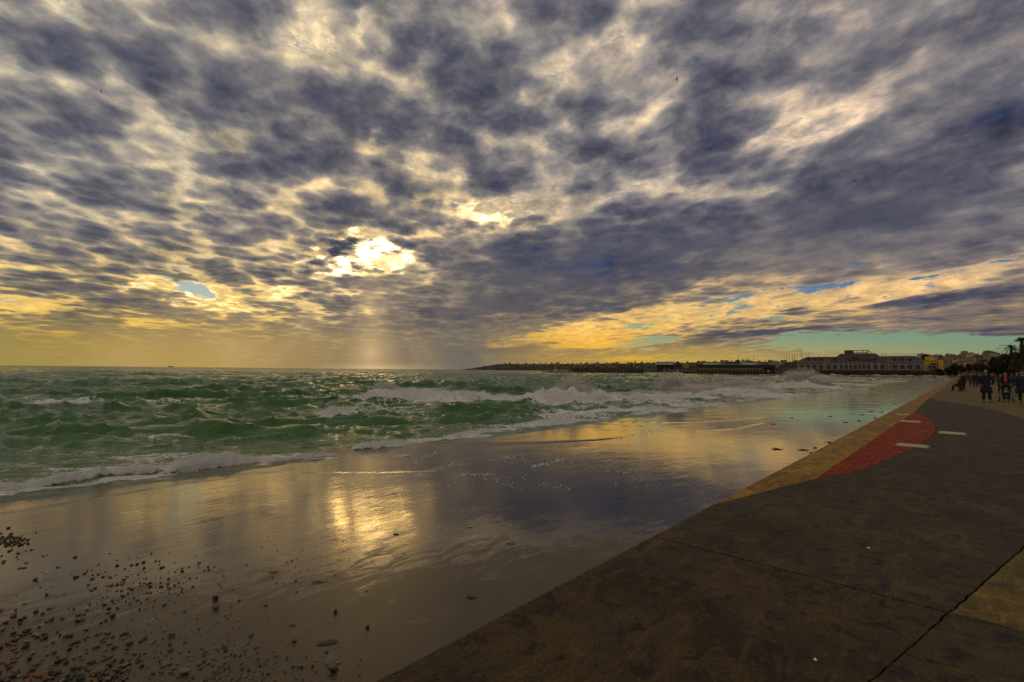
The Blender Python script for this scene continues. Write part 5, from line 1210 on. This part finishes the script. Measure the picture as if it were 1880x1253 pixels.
for (px, py, w, h, kn, lab) in SP:
    p = gr(px, py); o = bpy.data.objects.new('stone' if 'shell' not in lab else 'shell', PM[kn, (px + py) % 5]); C.objects.link(o); dd = (p - Vector((0, 0, CAM_H))).length; ws = w * .68 / F_PX * dd; hs = h * .7 / F_PX * dd
    flat = kn == 'grey brown' or 'flat' in lab or 'thin' in lab; o.scale = (ws, max(ws * .6, hs * (1.4 if flat else .9)), hs * (.55 if flat else 1.1)); o.location = (p.x, p.y, zr(p) + o.scale[2] * (.18 if flat else .30)); o.rotation_euler = (0, 0, rnd.uniform(-.3, .3)); tag(o, lab, 'stone' if 'shell' not in lab else 'shell')
def peb_list():
    out = []
    def cl(n, fx, smin, smax, kinds, reg):
        for _ in range(n):
            while True:
                x, y = fx()
                if x < -30 or y > 1262 or y < 960 or x > 690: continue
                if x > 690 - (1253 - y) * 0.0 : continue
                break
            out.append((x, y, math.exp(rnd.uniform(math.log(smin), math.log(smax))), rnd.choice(kinds), reg))
    K1 = ['black'] * 9 + ['brick red', 'tan orange', 'grey brown']; K2 = ['black'] * 8 + ['tan orange'] * 7 + ['pale'] * 2 + ['grey brown'] * 3 + ['brick red']; K3 = ['tan orange'] * 8 + ['pale'] * 4 + ['black'] * 6 + ['grey brown'] * 3 + ['brick red'] * 1
    cl(75, lambda: (rnd.gauss(18, 20), rnd.gauss(993, 8)), 3.5, 8, K1 + ['tan orange'] * 2, 'in the tight heap at the left edge')
    cl(16, lambda: (rnd.uniform(0, 90), rnd.uniform(1010, 1060)), 4, 8, K1, 'scattered below the heap at the left edge')
    cl(110, lambda: (rnd.gauss(225, 75), 1075 + rnd.gauss(0, 22)), 3, 9, K1 + ['tan orange'] * 2, 'in the loose band across the wet sand')
    cl(40, lambda: (rnd.gauss(330, 60), rnd.uniform(1010, 1090)), 3, 7, K1, 'in the loose band across the wet sand')
    cl(26, lambda: (rnd.gauss(570, 40), rnd.gauss(1052, 25)), 3, 6.5, K2, 'thinly scattered in the middle of the slope')
    cl(12, lambda: (rnd.uniform(440, 640), rnd.uniform(985, 1040)), 2.5, 5, K1, 'thinly scattered in the middle of the slope')
    cl(60, lambda: (rnd.uniform(-5, 230), rnd.uniform(1115, 1200)), 5, 12, K2, 'in the left pebble field')
    cl(150, lambda: (rnd.uniform(-5, 240) , 1253 - abs(rnd.gauss(0, 38))), 5, 14, K2, 'in the dense pebbles at the bottom left')
    cl(60, lambda: (rnd.uniform(150, 330), rnd.uniform(1160, 1250)), 4, 12, K2, 'in the dense pebbles at the bottom left')
    cl(190, lambda: (rnd.gauss(400, 70), 1256 - abs(rnd.gauss(0, 55))), 3, 9, K3, 'in the small pebbles along the bottom middle')
    cl(40, lambda: (rnd.gauss(560, 60), 1258 - abs(rnd.gauss(0, 28))), 3, 8, K3, 'in the small pebbles along the bottom middle')
    cl(60, lambda: (rnd.gauss(370, 60), rnd.uniform(1120, 1215)), 2.5, 7, K3, 'in the small pebbles along the bottom middle')
    cl(420, lambda: (rnd.gauss(300, 190), 1262 - abs(rnd.gauss(0, 75))), 1.6, 3.6, K2 + K3, 'in the small pebbles along the bottom middle')
    cl(160, lambda: (rnd.gauss(230, 110), rnd.gauss(1090, 40)), 1.5, 3.2, K2, 'in the loose band across the wet sand')
    return out
PL = peb_list(); PL.sort(key=lambda t: -t[2])
SV, SF, SMI = [], [], []
for i, (px, py, w, kn, reg) in enumerate(PL):
    p = gr(px, py); dd = (p - Vector((0, 0, CAM_H))).length; ws = w * .52 / F_PX * dd; me = PM[kn, i % 5]
    sc_ = (ws * rnd.uniform(.9, 1.25), ws * rnd.uniform(.7, 1.0), ws * rnd.uniform(.65, .95)); rz = rnd.uniform(0, 6.28); loc = Vector((p.x, p.y, zr(p) + sc_[2] * .24))
    if i < 270:
        o = bpy.data.objects.new('pebble', me); C.objects.link(o); o.location = loc; o.scale = sc_; o.rotation_euler = (rnd.uniform(-.3, .3), rnd.uniform(-.3, .3), rz)
        tag(o, f'{kn} pebble lying wet {reg}', 'pebble', 'pebbles washed up on the wet slope')
    else:
        M = Matrix.LocRotScale(loc, Matrix.Rotation(rz, 3, 'Z').to_quaternion(), Vector(sc_)); b0 = len(SV); SV += [tuple(M @ v_.co) for v_ in me.vertices]; k = list(PK).index(kn)
        for f_ in me.polygons: SF.append([b0 + t for t in f_.vertices]); SMI.append(k)
me = bpy.data.meshes.new('gravel'); me.from_pydata(SV, [], SF); me.update()
for kn in PK: me.materials.append(MATS['stone_' + kn.replace(' ', '_')])
me.polygons.foreach_set('material_index', SMI); me.polygons.foreach_set('use_smooth', [True] * len(SF)); link('gravel', me, None, kind='stuff')

# weed washed up along the foot of the promenade
WD = [(1425,825,20,4),(1474,827,17,6),(1496,823,7,3),(1490,833,10,3),(1524,813,11,3),(1550,805,13,4),(1566,803,8,3),(1418,779,9,3),(1525,765,7,3),(1578,773,9,2),(1583,762,6,2),(1600,756,7,2),(1620,757,8,2),(1607,768,6,2),(1621,741,6,2),(1643,742,5,2),(1454,768,6,2),(1552,776,9,2),(1540,811,8,2)]
mw = simple('wet_weed', (.030, .018, .010), .5, .4, 30)
for i, (px, py, w, h) in enumerate(WD):
    p = gr(px, py); dd = (p - Vector((0, 0, CAM_H))).length; ws = w * .5 / F_PX * dd; bm = bmesh.new(); r_ = random.Random(i)
    for k in range(16):
        a = r_.uniform(0, 6.3); q = Vector((r_.gauss(0, .22) * ws, r_.gauss(0, .35) * ws, .004)); pts = [q]
        for t in range(5): a += r_.uniform(-.9, .9); pts.append(pts[-1] + Vector((math.cos(a), math.sin(a), 0)) * ws * .13 + Vector((0, 0, r_.uniform(-.004, .010)))); 
        tube(bm, pts, [.006, .010, .011, .010, .008, .003], 6)
    o = bm_obj('seaweed_clump', bm, mw, None, True); o.location = (p.x, p.y, zr(p) + .003); o.scale = (1, 1, .5)
    tag(o, ('broad ' if w > 15 else 'medium ' if w > 9 else 'small ') + 'dark weed clump on the wet slope ' + ('nearest the promenade edge strip' if py > 795 else 'level with the red paving' if py > 770 else 'far along beside the tan edge strip'), 'seaweed', 'weed washed up beside the promenade')

# ---------------------------------------------------------------- spray and spilled foam
def drops(name, P3, rad, m):
    n = len(P3); base = np.array([(1, 0, 0), (-1, 0, 0), (0, 1, 0), (0, -1, 0), (0, 0, 1), (0, 0, -1)], float); fc = np.array([(0, 2, 4), (2, 1, 4), (1, 3, 4), (3, 0, 4), (2, 0, 5), (1, 2, 5), (3, 1, 5), (0, 3, 5)])
    rr_ = np.random.RandomState(n); V = (P3[:, None, :] + base[None] * rad[:, None, None] * (0.7 + .6 * rr_.rand(n, 6, 1))).reshape(-1, 3); F = (fc[None] + 6 * np.arange(n)[:, None, None]).reshape(-1, 3)
    me = bpy.data.meshes.new(name); me.vertices.add(len(V)); me.vertices.foreach_set('co', V.astype(np.float32).ravel()); me.loops.add(F.size); me.loops.foreach_set('vertex_index', F.astype(np.int32).ravel()); me.polygons.add(len(F)); me.polygons.foreach_set('loop_start', np.arange(0, F.size, 3, dtype=np.int32)); me.update(calc_edges=True); me.validate()
    return link(name, me, m, kind='stuff')
m, N, b = mat('spray'); b.inputs['Base Color'].default_value = (.88, .85, .82, 1); b.inputs['Roughness'].default_value = .6
tr = N.n('ShaderNodeBsdfTranslucent'); tr.inputs[0].default_value = (.9, .86, .80, 1); mx_ = N.n('ShaderNodeMixShader'); mx_.inputs[0].default_value = .45; N.L.new(b.outputs[0], mx_.inputs[1]); N.L.new(tr.outputs[0], mx_.inputs[2])
N.L.new(mx_.outputs[0], [x for x in N.t.nodes if x.type == 'OUTPUT_MATERIAL'][0].inputs[0]); m_spray = m
rs = np.random.RandomState(77)
# plume: x, y of the foot, width px, height px, lean, drops
PLUMES = [(1048,735,48,32,.25,5200),(1025,736,30,16,-.3,1800),(1242,726,38,31,-.5,4200),(1262,730,40,18,.4,2200),(1468,707,44,20,.2,3800),(1490,708,26,10,.6,1400),(704,724,34,17,.1,2400),(735,727,50,10,.3,2000),(1360,716,50,14,0,2600),(1385,722,60,10,.3,2200),
 (800,728,60,11,0,2000),(640,722,40,8,-.2,900),(560,722,22,7,-.3,600),(368,855,40,20,.2,2600),(345,862,30,12,0,1400),(640,765,25,8,.1,700),(960,742,60,8,0,1400),(1120,733,50,9,.2,1200),(1180,728,60,9,.1,1300),(120,888,60,8,0,900),(215,872,50,9,0,900),(1310,722,60,10,.1,1600),(1545,703,50,4,0,700)]
P_, Rr_ = [], []
for (px, py, w, h, lean, n) in PLUMES:
    n = int(n * 3.6)
    g = gp(px, py, SEA_Z) if py < 840 else gr(px, py + 3); k = g.length / F_PX; W_, H_ = w * k, h * k
    nj = max(5, int(n / 220)); jx = rs.randn(nj) * .30; jh = (1 - np.minimum(1, np.abs(jx) ** 1.3)) * (.55 + .6 * rs.rand(nj)); ja = lean * .5 + jx * .8 + rs.randn(nj) * .18
    j = rs.randint(0, nj, n); t = rs.rand(n) ** 1.25; x = (jx[j] + rs.randn(n) * (.045 + .05 * t)) * W_ + ja[j] * t * H_ * .8; z = t * jh[j] * H_ * 1.25 - .05 + rs.randn(n) * .02 * H_; y = rs.randn(n) * (.10 * W_ + .1)
    dirx = Vector((g.y, -g.x, 0)).normalized(); diry = Vector((g.x, g.y, 0)).normalized()
    P3 = np.stack([g.x + x * dirx.x + y * diry.x, g.y + x * dirx.y + y * diry.y, (g.z if py >= 840 else SEA_Z + .12) + z], -1); P_.append(P3); Rr_.append(k * (.4 + .8 * rs.rand(n) ** 2) * (1.15 - .6 * t))
# broken tops of the foam
Xs, Ys, Zs, Fs, Cs = SEA_SAMPLE
sel = np.argwhere((Cs > .45) & (N_ > 7.0)); pr = np.minimum(1, 26000 / max(1, len(sel))); sel = sel[rs.rand(len(sel)) < pr]
q = np.stack([Xs[sel[:, 0], sel[:, 1]], Ys[sel[:, 0], sel[:, 1]], Zs[sel[:, 0], sel[:, 1]]], -1); dd = np.linalg.norm(q[:, :2], axis=1); k = dd / F_PX
q += rs.randn(*q.shape) * np.stack([k * 1.5, k * 1.5, k * .6], -1); q[:, 2] += np.abs(rs.randn(len(q))) * k * 1.6; P_.append(q); Rr_.append(k * (.35 + .7 * rs.rand(len(q)) ** 2))
drops('sea_spray', np.concatenate(P_), np.concatenate(Rr_), m_spray)
# bubbles of foam left on the wet slope
pts, rad = [], []
def fleck(x, y, r):
    p = gr(x, y); a = -.028 - SLOPE * max(sn(p)[1], 0); pts.append((p.x, p.y, a)); rad.append(r / F_PX * p.length)
for _ in range(520):
    x = rs.uniform(740, 1230); y = rs.uniform(820, 900)
    if fbm(np.array([x / 60.]), np.array([y / 16.]), 3)[0] < .50: continue
    fleck(x, y, rs.uniform(.5, 1.6))
for (x0, y0, x1, y1, n) in ((975,858,1035,843,60),(1050,835,1100,822,40),(840,872,905,871,30),(760,850,800,830,25),(790,862,860,850,30),(760,876,775,872,18),(900,846,960,838,25),(1130,808,1210,790,30)):
    for k in range(n): t = rs.rand(); fleck(x0 + (x1 - x0) * t + rs.randn() * 2, y0 + (y1 - y0) * t + rs.randn() * 1.5, rs.uniform(.8, 2.0))
P3 = np.array(pts); Rr = np.array(rad)
V0 = []; F0 = []; rr_ = np.random.RandomState(1)
for p3, r in zip(P3, Rr):
    b0 = len(V0); n = 7; st = 1 + 1.2 * rr_.rand(); th = math.atan2(EE.y, EE.x) + rr_.randn() * .3
    for k in range(n): a = 6.283 * k / n; x, y = math.cos(a) * r * st * (.7 + .6 * rr_.rand()), math.sin(a) * r * (.7 + .6 * rr_.rand()); V0.append((p3[0] + x * math.cos(th) - y * math.sin(th), p3[1] + x * math.sin(th) + y * math.cos(th), p3[2] - .004))
    V0.append((p3[0], p3[1], p3[2] + .004 + .2 * r)); F0 += [(b0 + k, b0 + (k + 1) % n, b0 + n) for k in range(n)]
me = bpy.data.meshes.new('foam_flecks'); me.from_pydata(V0, [], F0); me.update(); link('foam_flecks', me, m_spray, kind='stuff')
